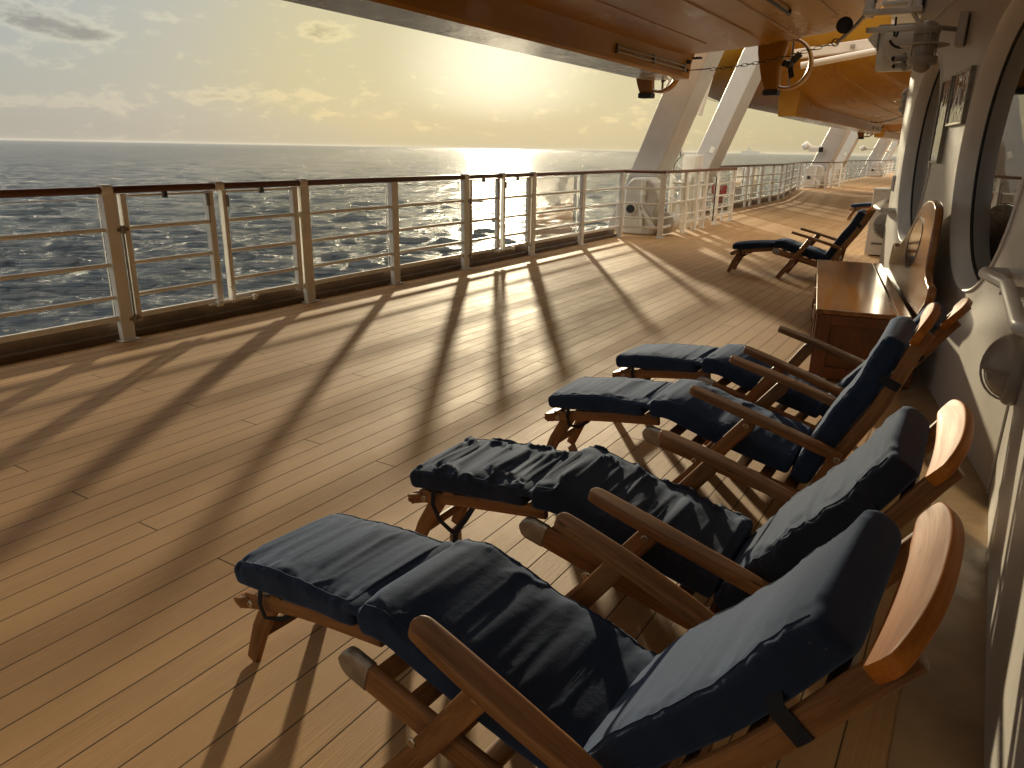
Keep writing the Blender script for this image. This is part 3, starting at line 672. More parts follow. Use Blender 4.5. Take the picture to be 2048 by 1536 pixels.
# ---------------------------------------------------------------- lifeboats
def lifeboat(cx, y0, z0, label, details=True):
    """bow at y0, stern at y0+18, keel underside at z0"""
    r = thing('lifeboat', (cx, y0, z0), label, 'lifeboat', 'orange lifeboats hanging over the promenade')
    half = [(0, .30), (.5, .30), (1.0, .33), (1.62, .38), (1.64, .395), (2.0, .43), (2.02, .445), (2.34, .48), (2.62, .54), (2.90, .66), (3.10, .85), (3.20, 1.2), (3.22, 2.0), (3.05, 2.05)]
    ys_ = [0, .25, .6, 1.1, 1.8, 2.6, 3.6, 5, 7, 9, 11, 13, 15, 16.2, 17.1, 17.6, 17.85]
    mb = MB(); rings = []
    full = [(-x, z) for x, z in half[::-1]]+half[1:]
    for y in ys_:
        if y < 5: f = math.sin(min(1, (y+.12)/5.12)*math.pi/2)**.62
        elif y > 15: f = 1-.04*((y-15)/2.45)**2
        else: f = 1
        lift = 1.15*max(0, 1-y/4.2)**2.0
        if y > 16.6: lift += .12*((y-16.6)/1.25)**2
        rings.append([Vector((cx+x*f, y0+y, z0+z*(1 if z > 1.2 else 1)+lift*(1-min(z, 2.0)/2.4))) for x, z in full])
    n = len(full); vs = [p for rg in rings for p in rg]
    fs = [(i*n+k, i*n+k+1, (i+1)*n+k+1, (i+1)*n+k) for i in range(len(rings)-1) for k in range(n-1)]
    fs.append(tuple(range(n))[::-1]); fs.append(tuple((len(rings)-1)*n+k for k in range(n)))
    fs += [(i*n, (i+1)*n, (i+1)*n+n-1, i*n+n-1) for i in range(len(rings)-1)]
    mb.add(vs, fs); hull = mb.build('hull', M_hull, r, angle=22)
    # canopy
    mb = MB(); rings = []
    cano = [(-2.6, 2.0), (-2.5, 2.5), (-2.1, 3.2), (-1.4, 3.6), (0, 3.75), (1.4, 3.6), (2.1, 3.2), (2.5, 2.5), (2.6, 2.0)]
    for y in (.6, 1.6, 3, 6, 12, 15, 16.6, 17.2):
        f = math.sin(min(1, (y+.1)/4)*math.pi/2)**.7 if y < 4 else (1 if y < 15 else 1-.08*(y-15)); g = min(1, .35+y/3) if y < 4 else (1 if y < 15 else 1-.25*(y-15)/2)
        rings.append([Vector((cx+x*f, y0+y, z0+2.0+(z-2.0)*g)) for x, z in cano])
    n = len(cano); vs = [p for rg in rings for p in rg]
    fs = [(i*n+k, i*n+k+1, (i+1)*n+k+1, (i+1)*n+k) for i in range(len(rings)-1) for k in range(n-1)]+[tuple(range(n))[::-1], tuple((len(rings)-1)*n+k for k in range(n))]
    mb.add(vs, fs); mb.build('canopy', M_hull, r, angle=30)
    # keel box with pale underside
    mb = MB(); K = []
    prof = [(-.30, .0), (.30, .0), (.335, .03), (.35, .16), (.36, .24), (.42, .33), (-.42, .33), (-.36, .24), (-.35, .16), (-.335, .03)]
    st = [(1.9, .0, .34), (1.93, -.0, 1.), (2.2, 0, 1.), (6, 0, 1), (12, 0, 1), (16.5, 0, 1), (17.3, 0, .97), (17.75, .02, .86), (18.0, .08, .60), (18.12, .17, .30)]
    n = len(prof); vs = []
    for y, lz, sc in st:
        for x, z in prof:
            zz = max(z, lz) if z < .3 else z
            xs = (sc if y > 15 else (1 if y > 1.91 else .97))*(.66+.34*min(1, max(0, (y-1.9)/4)))
            dxk = -.14 if y > 17.5 and False else 0
            lf = 1.15*max(0, 1-y/4.2)**2.0 if z > .3 else 0
            vs.append((cx+x*xs+dxk, y0+y, z0+zz+lf+(.08 if z > .3 else 0)))
    fs = []; fm = []
    for i in range(len(st)-1):
        for k in range(n):
            k2 = (k+1) % n; fs.append((i*n+k, i*n+k2, (i+1)*n+k2, (i+1)*n+k)); fm.append(1 if k == 0 else 0)
    fs += [tuple(range(n))[::-1], tuple((len(st)-1)*n+k for k in range(n))]; fm += [0, 0]
    mb.add(vs, fs); mb.fm = fm
    mb.build('keel_box', [M_hull, M_bottom], r, angle=25, bevel=0)
    # rubbing strakes as thin raised seams along the bottom
    for x, z in ((1.0, .330), (1.63, .388), (2.01, .438), (2.62, .54)):
        for s_ in (1, -1):
            mb = MB(); mb.tube([(cx+s_*x, y0+3.2, z0+z-.012+.06), (cx+s_*x, y0+4.4, z0+z-.004), (cx+s_*x, y0+16.3, z0+z-.004)], .007, 6); mb.build('seam', M_hull, hull)
    # propeller nozzles with rudders
    for xn in (1.68, -.30):
        Y = y0+17.95; X = cx+xn; Z = z0+.20
        nz = MB(); nz.loft([(X+.05+.30*math.cos(2*math.pi*k/36), Y, Z+.33*math.sin(2*math.pi*k/36)) for k in range(36)], (0, 1, 0), .20, .05, 3, 12, closed=True)
        g = nz.build('propeller_nozzle', M_hull, r)
        mb = MB(); mb.poly([(X-.42, Y-.14, Z+.46), (X+.04, Y-.14, Z+.46), (X+.00, Y-.14, Z+.20), (X-.06, Y-.14, Z-.05), (X-.04, Y-.14, Z-.36), (X-.25, Y-.14, Z-.36), (X-.31, Y-.14, Z-.20), (X-.40, Y-.14, Z+.16)], (0, .17, 0)); mb.build('rudder_housing', M_hull, g, bevel=.035, seg=3)
        mb = MB(); mb.box((X-.15, Y-.06, Z-.39), (.22, .19, .08)); mb.build('skid', M_dark, g, bevel=.01)
        mb = MB()
        mb.lathe((X+.05, Y-.02, Z), (0, 1, 0), [(.03, -.1), (.06, -.05), (.06, .08), (.02, .12)], 14)
        for k in range(3):
            a = k*math.pi*2/3+2.9; mb.box((X+.05+.11*math.cos(a), Y, Z+.11*math.sin(a)), (.17, .02, .10), Matrix.Rotation(-a, 3, 'Y') @ Matrix.Rotation(.6, 3, 'X'))
        mb.build('propeller', M_dark, g, bevel=.005)
        mb = MB(); mb.tube([(X+.05, Y+.10, Z-.33), (X+.05, Y+.10, Z+.36)], .018, 8); mb.build('rudder_shaft', M_steel, g)
        mb = MB(); mb.tube([(X-.1, Y-.05, Z+.46), (X+.15, Y-.4, Z+.42), (X+.3, Y-.9, Z+.40)], [.07, .05, .03], 12); mb.build('shaft_fairing', M_hull, g)
    # bottom edge fittings on the keel side
    X = cx+.365
    mb = MB()
    for z in (.17, .115): mb.tube([(X, y0+14.9, z0+z), (X+.01, y0+17.35, z0+z)], .014, 8)
    for yy in (14.9, 16.1, 17.3): mb.bx((X-.02, y0+yy-.02, z0+.09), (X+.02, y0+yy+.02, z0+.20))
    mb.build('rod_rack', M_steel, r)
    mb = MB(); mb.disc((X+.01, y0+17.45, z0+.24), (1, 0, 0), .03, .06, 12); mb.build('plug', M_dark, r)
    mb = MB(); xx = cx+2.40; mb.tube([(xx-.10, y0+12.6, z0+.43), (xx-.10, y0+15.2, z0+.43)], .018, 8)
    for yy in (12.6, 13.9, 15.2): mb.bx((xx-.115, y0+yy-.015, z0+.43), (xx-.085, y0+yy+.015, z0+.50))
    mb.build('grab_rail', M_dark, r)
    mb = MB()
    for k in range(6): mb.disc((cx+.35+.05*(k % 3), y0+17.72+.05*(k//3), z0+.32), (0, 0, 1), .018, .03, 10)
    mb.build('anode_bolts', M_dark, r)
    for yy in (12.4, 13.1, 13.8):
        mb = MB(); mb.box((cx+2.75, y0+yy, z0+.592), (.10, .22, .006), Matrix.Rotation(-.38, 3, 'Y')); mb.build('reflective_patch', M_patch, hull)
    return r
lifeboat(-4.52, -5.9, 2.55, 'near orange lifeboat whose long hull hangs overhead across the top')
lifeboat(-4.55, 18.1, 2.38, 'second orange lifeboat beyond the near pillars with rounded bow')
lifeboat(-5.3, 42.3, 2.40, 'third orange lifeboat far down the deck beside the wall edge')

# white davit beam and tube between ship side and lifeboats
r = thing('davit_beam', (-2.4, 14.2, 2.9), 'white flat beam and round tube crossing behind the near propeller nozzle', 'beam')
mb = MB(); mb.tube([(-1.7, 14.0, 3.13), (-3.05, 14.0, 2.925)], .055, 16); mb.build('tube', M_white, r)
mb = MB(); mb.poly([(-3.25, 14.15, 3.05), (-1.5, 14.15, 3.19), (-1.5, 14.15, 3.36), (-3.25, 14.15, 3.20)], (0, .12, 0)); mb.build('flat_beam', M_white, r, bevel=.01)
mb = MB(); mb.box((-2.30, 14.12, 3.20), (.07, .06, .06)); mb.build('junction_box', M_lampw, r, bevel=.006)
mb = MB(); mb.bx((-1.75, 13.9, 2.95), (-1.1, 14.3, 4.3)); mb.build('bracket', M_white2, r, bevel=.02)
for (x, y, l) in ((-4.97, 14.8, 'round white fender cylinder hung between the near pillars'),):
    r = thing('davit_cylinder', (x, y, 2.2), l, 'cylinder')
    mb = MB(); mb.tube([(-4.95, 14.9, 2.9), (-5.10, 14.9, 2.2)], .11, 20); mb.build('barrel', M_white, r, bevel=.01)
    mb = MB(); mb.tube([(-5.02, 14.86, 2.75), (-5.20, 14.86, 2.5), (-5.16, 14.86, 2.22), (-5.10, 14.86, 2.16)], .006, 6); mb.build('wire', M_steel, r)

# davit winch
r = thing('davit_winch', (-1.1, 9.6, 2.4), 'white davit winch plate with big round drum hanging from the girder', 'winch')
mb = MB(); mb.poly([(-1.33, 9.62, 2.82), (-1.30, 9.62, 2.40), (-1.28, 9.62, 2.385), (-.90, 9.62, 2.385), (-.88, 9.62, 2.86), (-1.33, 9.62, 2.86)], (0, .06, 0)); mb.build('plate', M_white, r, bevel=.004)
mb = MB(); mb.disc((-1.06, 9.52, 2.645), (0, 1, 0), .175, .16, 48); mb.build('drum', M_white, r, bevel=.008)
mb = MB(); mb.bx((-1.315, 9.58, 2.60), (-1.295, 9.61, 2.80)); mb.build('guard', M_steel, r)
mb = MB(); mb.poly([(-1.30, 9.60, 2.86), (-1.22, 9.60, 2.86), (-1.33, 9.60, 2.62), (-1.42, 9.60, 2.72)], (0, .05, 0)); mb.build('arm', M_white, r, bevel=.005)
def arc(cx, y, cz, rr, a0, a1, n=10): return [(cx+rr*math.cos(R(a0+(a1-a0)*k/n)), y, cz+rr*math.sin(R(a0+(a1-a0)*k/n))) for k in range(n+1)]
mb = MB(); mb.tube([(-1.13, 9.3, 2.88), (-1.125, 9.3, 2.75), (-1.12, 9.3, 2.70), (-1.105, 9.3, 2.69), (-1.095, 9.3, 2.71), (-1.09, 9.3, 2.75)], .011, 8); tag(mb.build('lifting_hook', M_dark), 'dark lifting hook dangling from the girder before the winch drum', 'hook')
mb = MB(); mb.tube(arc(-1.045, 9.35, 2.72, .13, 205, 300), .014, 8); tag(mb.build('curved_lever', M_dark), 'dark curved lever on the face of the winch drum', 'lever')

# chain and boom with discs (one for each boat)
def chain(a, b, label, n=26, sag=.07):
    a, b = Vector(a), Vector(b); L = (b-a).length; lk = L/n
    r = thing('chain', a, label, 'chain', 'thin chains between the lifeboats and the ship side')
    mb = MB(); mb.tube([a, a.lerp(b, 5.0/n)-Vector((0, 0, sag*.5))], .008, 6); mb.disc(a, (1, 0, 0), .03, .02); mb.build('wire', M_chain, r)
    mb = MB()
    for k in range(5, n):
        p = a.lerp(b, (k+.5)/n); p.z -= sag*4*((k+.5)/n)*(1-(k+.5)/n)
        d = (b-a).normalized(); s1 = Vector((0, 0, 1)) if k % 2 else d.cross(Vector((0, 0, 1))).normalized(); s1 = (s1-d*s1.dot(d)).normalized()
        hl, hw = lk*.62, .018
        pts = [p+d*hl*math.cos(q)*(1.0)+s1*hw*math.copysign(min(1, abs(math.sin(q))*1.6), math.sin(q)) for q in [2*math.pi*j/12 for j in range(12)]]
        mb.loft(pts, d.cross(s1), .0085, .0085, 2, 6, closed=True)
    mb.build('links', M_chain, r)
    ring = MB(); ring.tube([b+Vector((.04*math.cos(2*math.pi*j/16), 0, .04*math.sin(2*math.pi*j/16))) for j in range(16)], .007, 6, closed=True); ring.build('ring', M_chain, r)
    return r
chain((-4.10, 11.4, 2.655), (-1.86, 10.2, 2.78), 'near chain running from the first lifeboat to the dark boom')
chain((-3.9, 30.0, 2.62), (-1.55, 17, 2.30), 'middle chain running under the second lifeboat towards the wall', 40)
chain((-4.45, 35.0, 2.50), (-2.3, 30, 2.42), 'farthest chain below the stern of the second lifeboat', 36)
r = thing('boom', (-1.86, 10.2, 2.78), 'dark bent boom with two black discs beneath the lifeboat edge', 'boom')
hp = [(-1.82, 10.1, 2.765), (-1.60, 9.75, 2.87), (-1.42, 9.4, 2.97), (-1.22, 8.9, 3.12), (-1.08, 8.4, 3.3)]
mb = MB(); mb.tube(hp, .022, 10); mb.build('pole', M_steel, r)
for p in ((-1.70, 9.85, 2.86), (-1.37, 9.2, 3.07)):
    mb = MB(); mb.lathe(Vector(p)+Vector((-.02, -.02, .05)), (.2, -1, -.15), [(.02, -.03), (.085, -.01), (.09, .01), (.02, .02)], 24); mb.build('disc', M_dark, r)

# cameras
r = thing('security_camera', (-1.0, 9.15, 2.4), 'pair of small grey cameras with cables clustered under the pendant lamp', 'camera')
for (x, z, q) in ((-1.06, 2.45, .03), (-1.045, 2.38, .026)):
    mb = MB(); mb.tube([(x-.0, 9.05, z), (x+.09, 9.2, z+.02)], q, 14); g = mb.build('body', M_lampw, r); mb = MB(); mb.disc((x-.005, 9.045, z), (.5, -.85, 0), q*.75, .01); mb.build('lens', M_dark, g)
mb = MB(); mb.tube([(-.98, 9.2, 2.52), (-.97, 9.2, 2.42), (-.96, 9.2, 2.36)], .016, 8); mb.tube(arc(-.95, 9.15, 2.40, .05, 90, 380, 12), .006, 6); mb.tube(arc(-.955, 9.17, 2.38, .035, 60, 330, 12), .006, 6); mb.build('cable', M_lampw, r)

# ---------------------------------------------------------------- pendant lamps
def pendant(base, cpos, zc, label, arm=True):
    r = thing('pendant_lamp', (cpos[0], cpos[1], zc), label, 'lamp', 'pendant lamps bracketed from the wall')
    c0 = Vector((cpos[0], cpos[1], zc)); Zv = (0, 0, 1)
    mb = MB(); mb.lathe(c0, Zv, [(.055, .10), (.085, .10), (.088, .125), (.062, .165), (.02, .185), (.005, .19)]); mb.build('cap', M_lampw, r)
    mb = MB(); mb.lathe(c0, Zv, [(.066, -.05), (.070, .0), (.070, .095), (.06, .10)]); mb.build('glass', M_frost, r)
    mb = MB(); mb.lathe(c0, Zv, [(.075, .045), (.155, .028), (.158, .022), (.15, .02), (.075, .03)], 36); mb.build('shade', M_lampw, r)
    mb = MB(); mb.lathe(c0, Zv, [(.06, -.048), (.094, -.048), (.094, -.10), (.06, -.102)]); mb.build('collar', M_lampw, r)
    mb = MB(); mb.lathe(c0, Zv, [(.06, -.10), (.052, -.13), (.03, -.148), (.004, -.155)]); mb.build('dome', M_frost, r)
    cg = MB()
    for k in range(4):
        a = k*math.pi/2+.4; cg.tube([c0+Vector((.08*math.cos(a), .08*math.sin(a), -.06)), c0+Vector((.08*math.cos(a), .08*math.sin(a), .11))], .005, 6)
    cg.tube([c0+Vector((.08*math.cos(2*math.pi*k/20), .08*math.sin(2*math.pi*k/20), .1)) for k in range(20)], .005, 6, closed=True)
    cg.build('cage', M_lampw, r)
    if base is not None:
        mb = MB(); mb.tube([c0+Vector((.03, 0, .145)), Vector(base)], .017, 10); mb.build('arm', M_lampw, r)
        bb = Vector(base); d = (bb-c0).normalized(); mb = MB(); mb.box(bb+Vector((.0, .0, -.0)), (.06, .15, .22)); mb.build('bracket', M_wall, r, bevel=.008)
    return r
bs = onwall(2.78, 2.36, .03); pe = onwall(2.62, 2.20, .27)
pendant(bs, (pe.x, pe.y), 2.22, 'near caged pendant lamp with flat disc shade on a wall arm')
pendant((-.88, 11.2, 2.25), (-1.07, 11.2), 2.14, 'far caged pendant lamp peeking past the wall edge')

# ---------------------------------------------------------------- bulkhead lamps
def bulkhead(c0, nrm, along, label):
    c0 = Vector(c0); nrm = Vector(nrm).normalized(); al = Vector(along).normalized(); Zv = Vector((0, 0, 1))
    r = thing('bulkhead_lamp', c0, label, 'lamp', 'round bulkhead lamps low on the wall')
    mb = MB(); mb.lathe(c0, nrm, [(.150, 0), (.155, .01), (.155, .035), (.145, .05), (.125, .055)], 40); mb.build('base_ring', M_lampw, r)
    prof = [(.128*math.cos(q), .04+.095*math.sin(q)) for q in [k*math.pi/2/8 for k in range(9)]]
    mb = MB(); mb.lathe(c0, nrm, prof, 36); mb.build('glass_dome', M_frost, r)
    mb = MB(); q0 = .140
    for ang in (0, 90):
        a = al*math.cos(R(ang))+Zv*math.sin(R(ang)); mb.loft([c0+a*q0*math.cos(R(k))+nrm*(.038+.108*math.sin(R(k))) for k in range(0, 181, 15)], a.cross(nrm), .012, .010, 3, 8)
    mb.build('guard', M_lampw, r)
    # eyelid hood
    mb = MB(); n = 16; vs = []
    for i in range(9):
        th = R(90*i/8)
        for k in range(n+1):
            ph = math.pi*k/n; rr = .147*math.cos(th)
            vs.append(c0+al*rr*math.cos(ph)+Zv*rr*math.sin(ph)+nrm*(.038+.112*math.sin(th)))
    mb.add(vs, [(i*(n+1)+k, i*(n+1)+k+1, (i+1)*(n+1)+k+1, (i+1)*(n+1)+k) for i in range(8) for k in range(n)])
    h = mb.build('hood', M_lampw, r, angle=180); m_ = h.modifiers.new('s', 'SOLIDIFY'); m_.thickness = .004
    return r
bulkhead((KX, 3.64, .655), (-1, 0, 0), (0, 1, 0), 'near round bulkhead lamp with hood on the wall corner')
bulkhead((-.90, 9.55, .74), (-1, 0, 0), (0, 1, 0), 'far round bulkhead lamp below the far handrail')

# ---------------------------------------------------------------- wall handrails
def wallrail(pts, supports, label):
    r = thing('wall_handrail', pts[0], label, 'handrail', 'stout handrails on the cabin wall')
    P = [Vector(p) for p in pts]; Q = [P[0]]
    for i in range(1, len(P)-1):
        a = P[i]+(P[i-1]-P[i]).normalized()*.03; b = P[i]+(P[i+1]-P[i]).normalized()*.03
        Q += [a, (a+b)/2*.5+P[i]*.5, b]
    Q.append(P[-1])
    mb = MB(); mb.tube(Q, .029, 16); mb.build('tube', M_white2, r)
    for a, b in supports:
        mb = MB(); mb.loft([a, b], (0, 0, 1), .05, .016, 3, 10); mb.build('support', M_white2, r)
    return r
z = .93
z = .96
wallrail([onwall(.50, z, .0), onwall(.50, z, .10), (.145, 3.96, z), (.172, 2.95, z), (.252, 2.86, z)],
         [(onwall(.18, z-.03, .09), onwall(.18, z-.04, 0))], 'near stout handrail bent round the wall corner by the big window')
e = onwall(5.5, 0)
wallrail([(-.90, 10.6, z), (-1.06, 10.6, z), (-1.02, 9.22, z), onwall(4.95, z, .12), onwall(4.95, z, 0)], [], 'far stout handrail bent round the far end of the wall')

# ---------------------------------------------------------------- framed notices
for (s0, s1, z0, z1, lab) in ((2.19, 2.75, 1.71, 2.07, 'smaller landscape glazed notice frame nearer the camera'), (2.83, 3.22, 1.45, 2.065, 'taller portrait glazed notice frame beside the far window')):
    r = thing('notice_frame', onwall((s0+s1)/2, z0, 0), lab, 'frame', 'glazed notice frames on the wall between windows')
    fb = MB(); w = .018
    for a, b, c_, d in ((s0, s1, z0, z0+w), (s0, s1, z1-w, z1), (s0, s0+w, z0+w, z1-w), (s1-w, s1, z0+w, z1-w)):
        vs = [onwall(a, c_, .0), onwall(b, c_, .0), onwall(b, d, .0), onwall(a, d, .0), onwall(a, c_, .03), onwall(b, c_, .03), onwall(b, d, .03), onwall(a, d, .03)]
        fb.add(vs, [(0, 1, 2, 3), (4, 5, 6, 7), (0, 1, 5, 4), (1, 2, 6, 5), (2, 3, 7, 6), (3, 0, 4, 7)])
    fb.build('frame', M_capm, r, bevel=.003)
    mb = MB(); N = 14; vs = [onwall(s0+w+(s1-s0-2*w)*i/N, z0+w+(z1-z0-2*w)*j/N, .022) for i in range(N+1) for j in range(N+1)]
    mb.add(vs, [(i*(N+1)+j, i*(N+1)+j+1, (i+1)*(N+1)+j+1, (i+1)*(N+1)+j) for i in range(N) for j in range(N)]); mb.build('glazing', M_notice, r)

# ---------------------------------------------------------------- deck chest with headboard
C1 = Vector((-.31, 5.36, 0)); C2 = Vector((-.785, 7.96, 0)); cd = (C2-C1).normalized(); cn = Vector((cd.y, -cd.x, 0))   # cn towards the wall
LC = (C2-C1).length
def ch(d, o, z): return C1+cd*d+cn*o+Vector((0, 0, z))
r = thing('deck_chest', ch(LC/2, -.2, 0), 'varnished wooden chest bench with glossy hinged lid against the wall', 'chest')
def obox(mb, d0, d1, o0, o1, z0, z1):
    vs = [ch(d, o, z) for d in (d0, d1) for o in (o0, o1) for z in (z0, z1)]
    mb.add(vs, [(0, 1, 3, 2), (4, 6, 7, 5), (0, 4, 5, 1), (2, 3, 7, 6), (0, 2, 6, 4), (1, 5, 7, 3)], [tuple(((Vector(v)-C1).dot(cd), (Vector(v)-C1).dot(cn), v.z)) for v in vs]); return mb
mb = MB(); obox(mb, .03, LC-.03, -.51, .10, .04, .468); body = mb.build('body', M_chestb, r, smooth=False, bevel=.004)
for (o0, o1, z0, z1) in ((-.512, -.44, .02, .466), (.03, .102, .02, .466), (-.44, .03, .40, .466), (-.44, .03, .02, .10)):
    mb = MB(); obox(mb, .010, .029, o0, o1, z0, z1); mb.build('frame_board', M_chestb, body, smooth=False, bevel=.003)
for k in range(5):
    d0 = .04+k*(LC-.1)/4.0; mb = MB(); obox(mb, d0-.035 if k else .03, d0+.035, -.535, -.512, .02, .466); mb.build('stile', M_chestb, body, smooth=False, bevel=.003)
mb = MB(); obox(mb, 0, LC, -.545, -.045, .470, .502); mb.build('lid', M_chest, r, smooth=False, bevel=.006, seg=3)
mb = MB(); obox(mb, 0, LC, -.037, .035, .470, .502); mb.build('hinge_board', M_chest, r, smooth=False, bevel=.005)
mb = MB()
for d in (.5, 1.3, 2.1): obox(mb, d-.03, d+.03, -.552, -.536, .34, .44)
mb.build('hasp', M_bolt, r, smooth=False, bevel=.002)
# headboard: curved outline
ol = [(-.03, .50), (-.06, .55), (-.20, .62), (-.25, .69), (-.22, .74), (-.10, .745), (.03, .78), (.07, .86), (.085, 1.05), (.12, 1.17), (.24, 1.215), (.42, 1.225), (.62, 1.205), (.85, 1.15), (1.13, 1.01), (1.5, .85), (1.85, .745), (2.05, .72), (2.14, .76), (2.24, .74), (2.28, .62), (2.28, .50)]
def smooth_poly(p, it=2):
    for _ in range(it):
        q = []
        for i in range(len(p)):
            a, b = p[i], p[(i+1) % len(p)]
            q += [(a[0]*.75+b[0]*.25, a[1]*.75+b[1]*.25), (a[0]*.25+b[0]*.75, a[1]*.25+b[1]*.75)]
        p = q
    return p
olp = smooth_poly(ol)
mb = MB(); v0 = [ch(d, .06+(z-.5)*.02, z) for d, z in olp]; mb.poly(v0, cn*.05)
n = len(v0); mb.g = [((Vector(p)-C1).dot(cd), Vector(p).z*1.0, 0) for p in mb.v]
hb = mb.build('headboard', M_chest, r, bevel=.012, seg=3)
mb = MB(); mb.tube([ch(.85+.30*math.cos(2*math.pi*k/48)-.13*math.sin(2*math.pi*k/48), .0595+(.39+.195*math.sin(2*math.pi*k/48))*.02, .89+.195*math.sin(2*math.pi*k/48)) for k in range(48)], .004, 8, closed=True); mb.build('inlay_ring', M_dark, hb)
mb = MB(); vs = [ch(.85+.295*math.cos(2*math.pi*k/48)-.13*math.sin(2*math.pi*k/48), .0585+(.39+.19*math.sin(2*math.pi*k/48))*.02, .89+.19*math.sin(2*math.pi*k/48)) for k in range(48)]
mb.add(vs, [tuple(range(48))]); mb.build('oval_plaque', simple('plaque_gloss', (.16, .12, .09), .06, .3, coat=1.), hb, smooth=False)

# white locker further on
r = thing('deck_locker', (-1.3, 12.8, 0), 'white upright metal locker beyond the far handrail', 'locker')
mb = MB(); mb.bx((-1.48, 12.8, .02), (-.92, 13.3, 1.0)); mb.build('cabinet', M_white, r, bevel=.008)
mb = MB(); mb.bx((-1.50, 12.78, 1.0), (-.90, 13.32, 1.02)); mb.build('top', M_white, r, bevel=.004)
mb = MB(); mb.bx((-1.40, 12.78, .18), (-1.16, 12.80, .21)); mb.build('latch', M_steel, r, bevel=.003)

# ---------------------------------------------------------------- distant cruise ship
az_, D = R(-14.92), 6500.
sc_ = Vector((math.sin(az_)*D, math.cos(az_)*D, -15.3)); ax = Vector((math.cos(az_), -math.sin(az_), 0))
r = thing('cruise_ship', sc_, 'tiny pale cruise ship on the horizon between the pillars', 'ship')
fw = Vector((math.sin(az_), math.cos(az_), 0))
def sp(x, y, z): return sc_+ax*x+fw*y+Vector((0, 0, z))
def sbox(x0, x1, z0, z1, w, slope=0):
    mb = MB(); vs = [sp(x, y, z) for x, z in ((x0, z0), (x1, z0), (x1-slope, z1), (x0+slope*.5, z1)) for y in (-w, w)]
    mb.add(vs, [(0, 2, 4, 6), (1, 3, 5, 7), (0, 1, 3, 2), (2, 3, 5, 4), (4, 5, 7, 6), (6, 7, 1, 0)]); return mb
M_ship = simple('ship_white', (.75, .70, .60), .6)
sbox(-95, 105, 0, 16, 14, -8).build('hull', M_ship, r, smooth=False)
sbox(-75, 70, 16, 32, 13, 6).build('superstructure', M_ship, r, smooth=False)
sbox(-35, 10, 32, 46, 9, 8).build('upper_decks', M_ship, r, smooth=False)
sbox(-22, -6, 46, 62, 5, 5).build('funnel', M_ship, r, smooth=False)

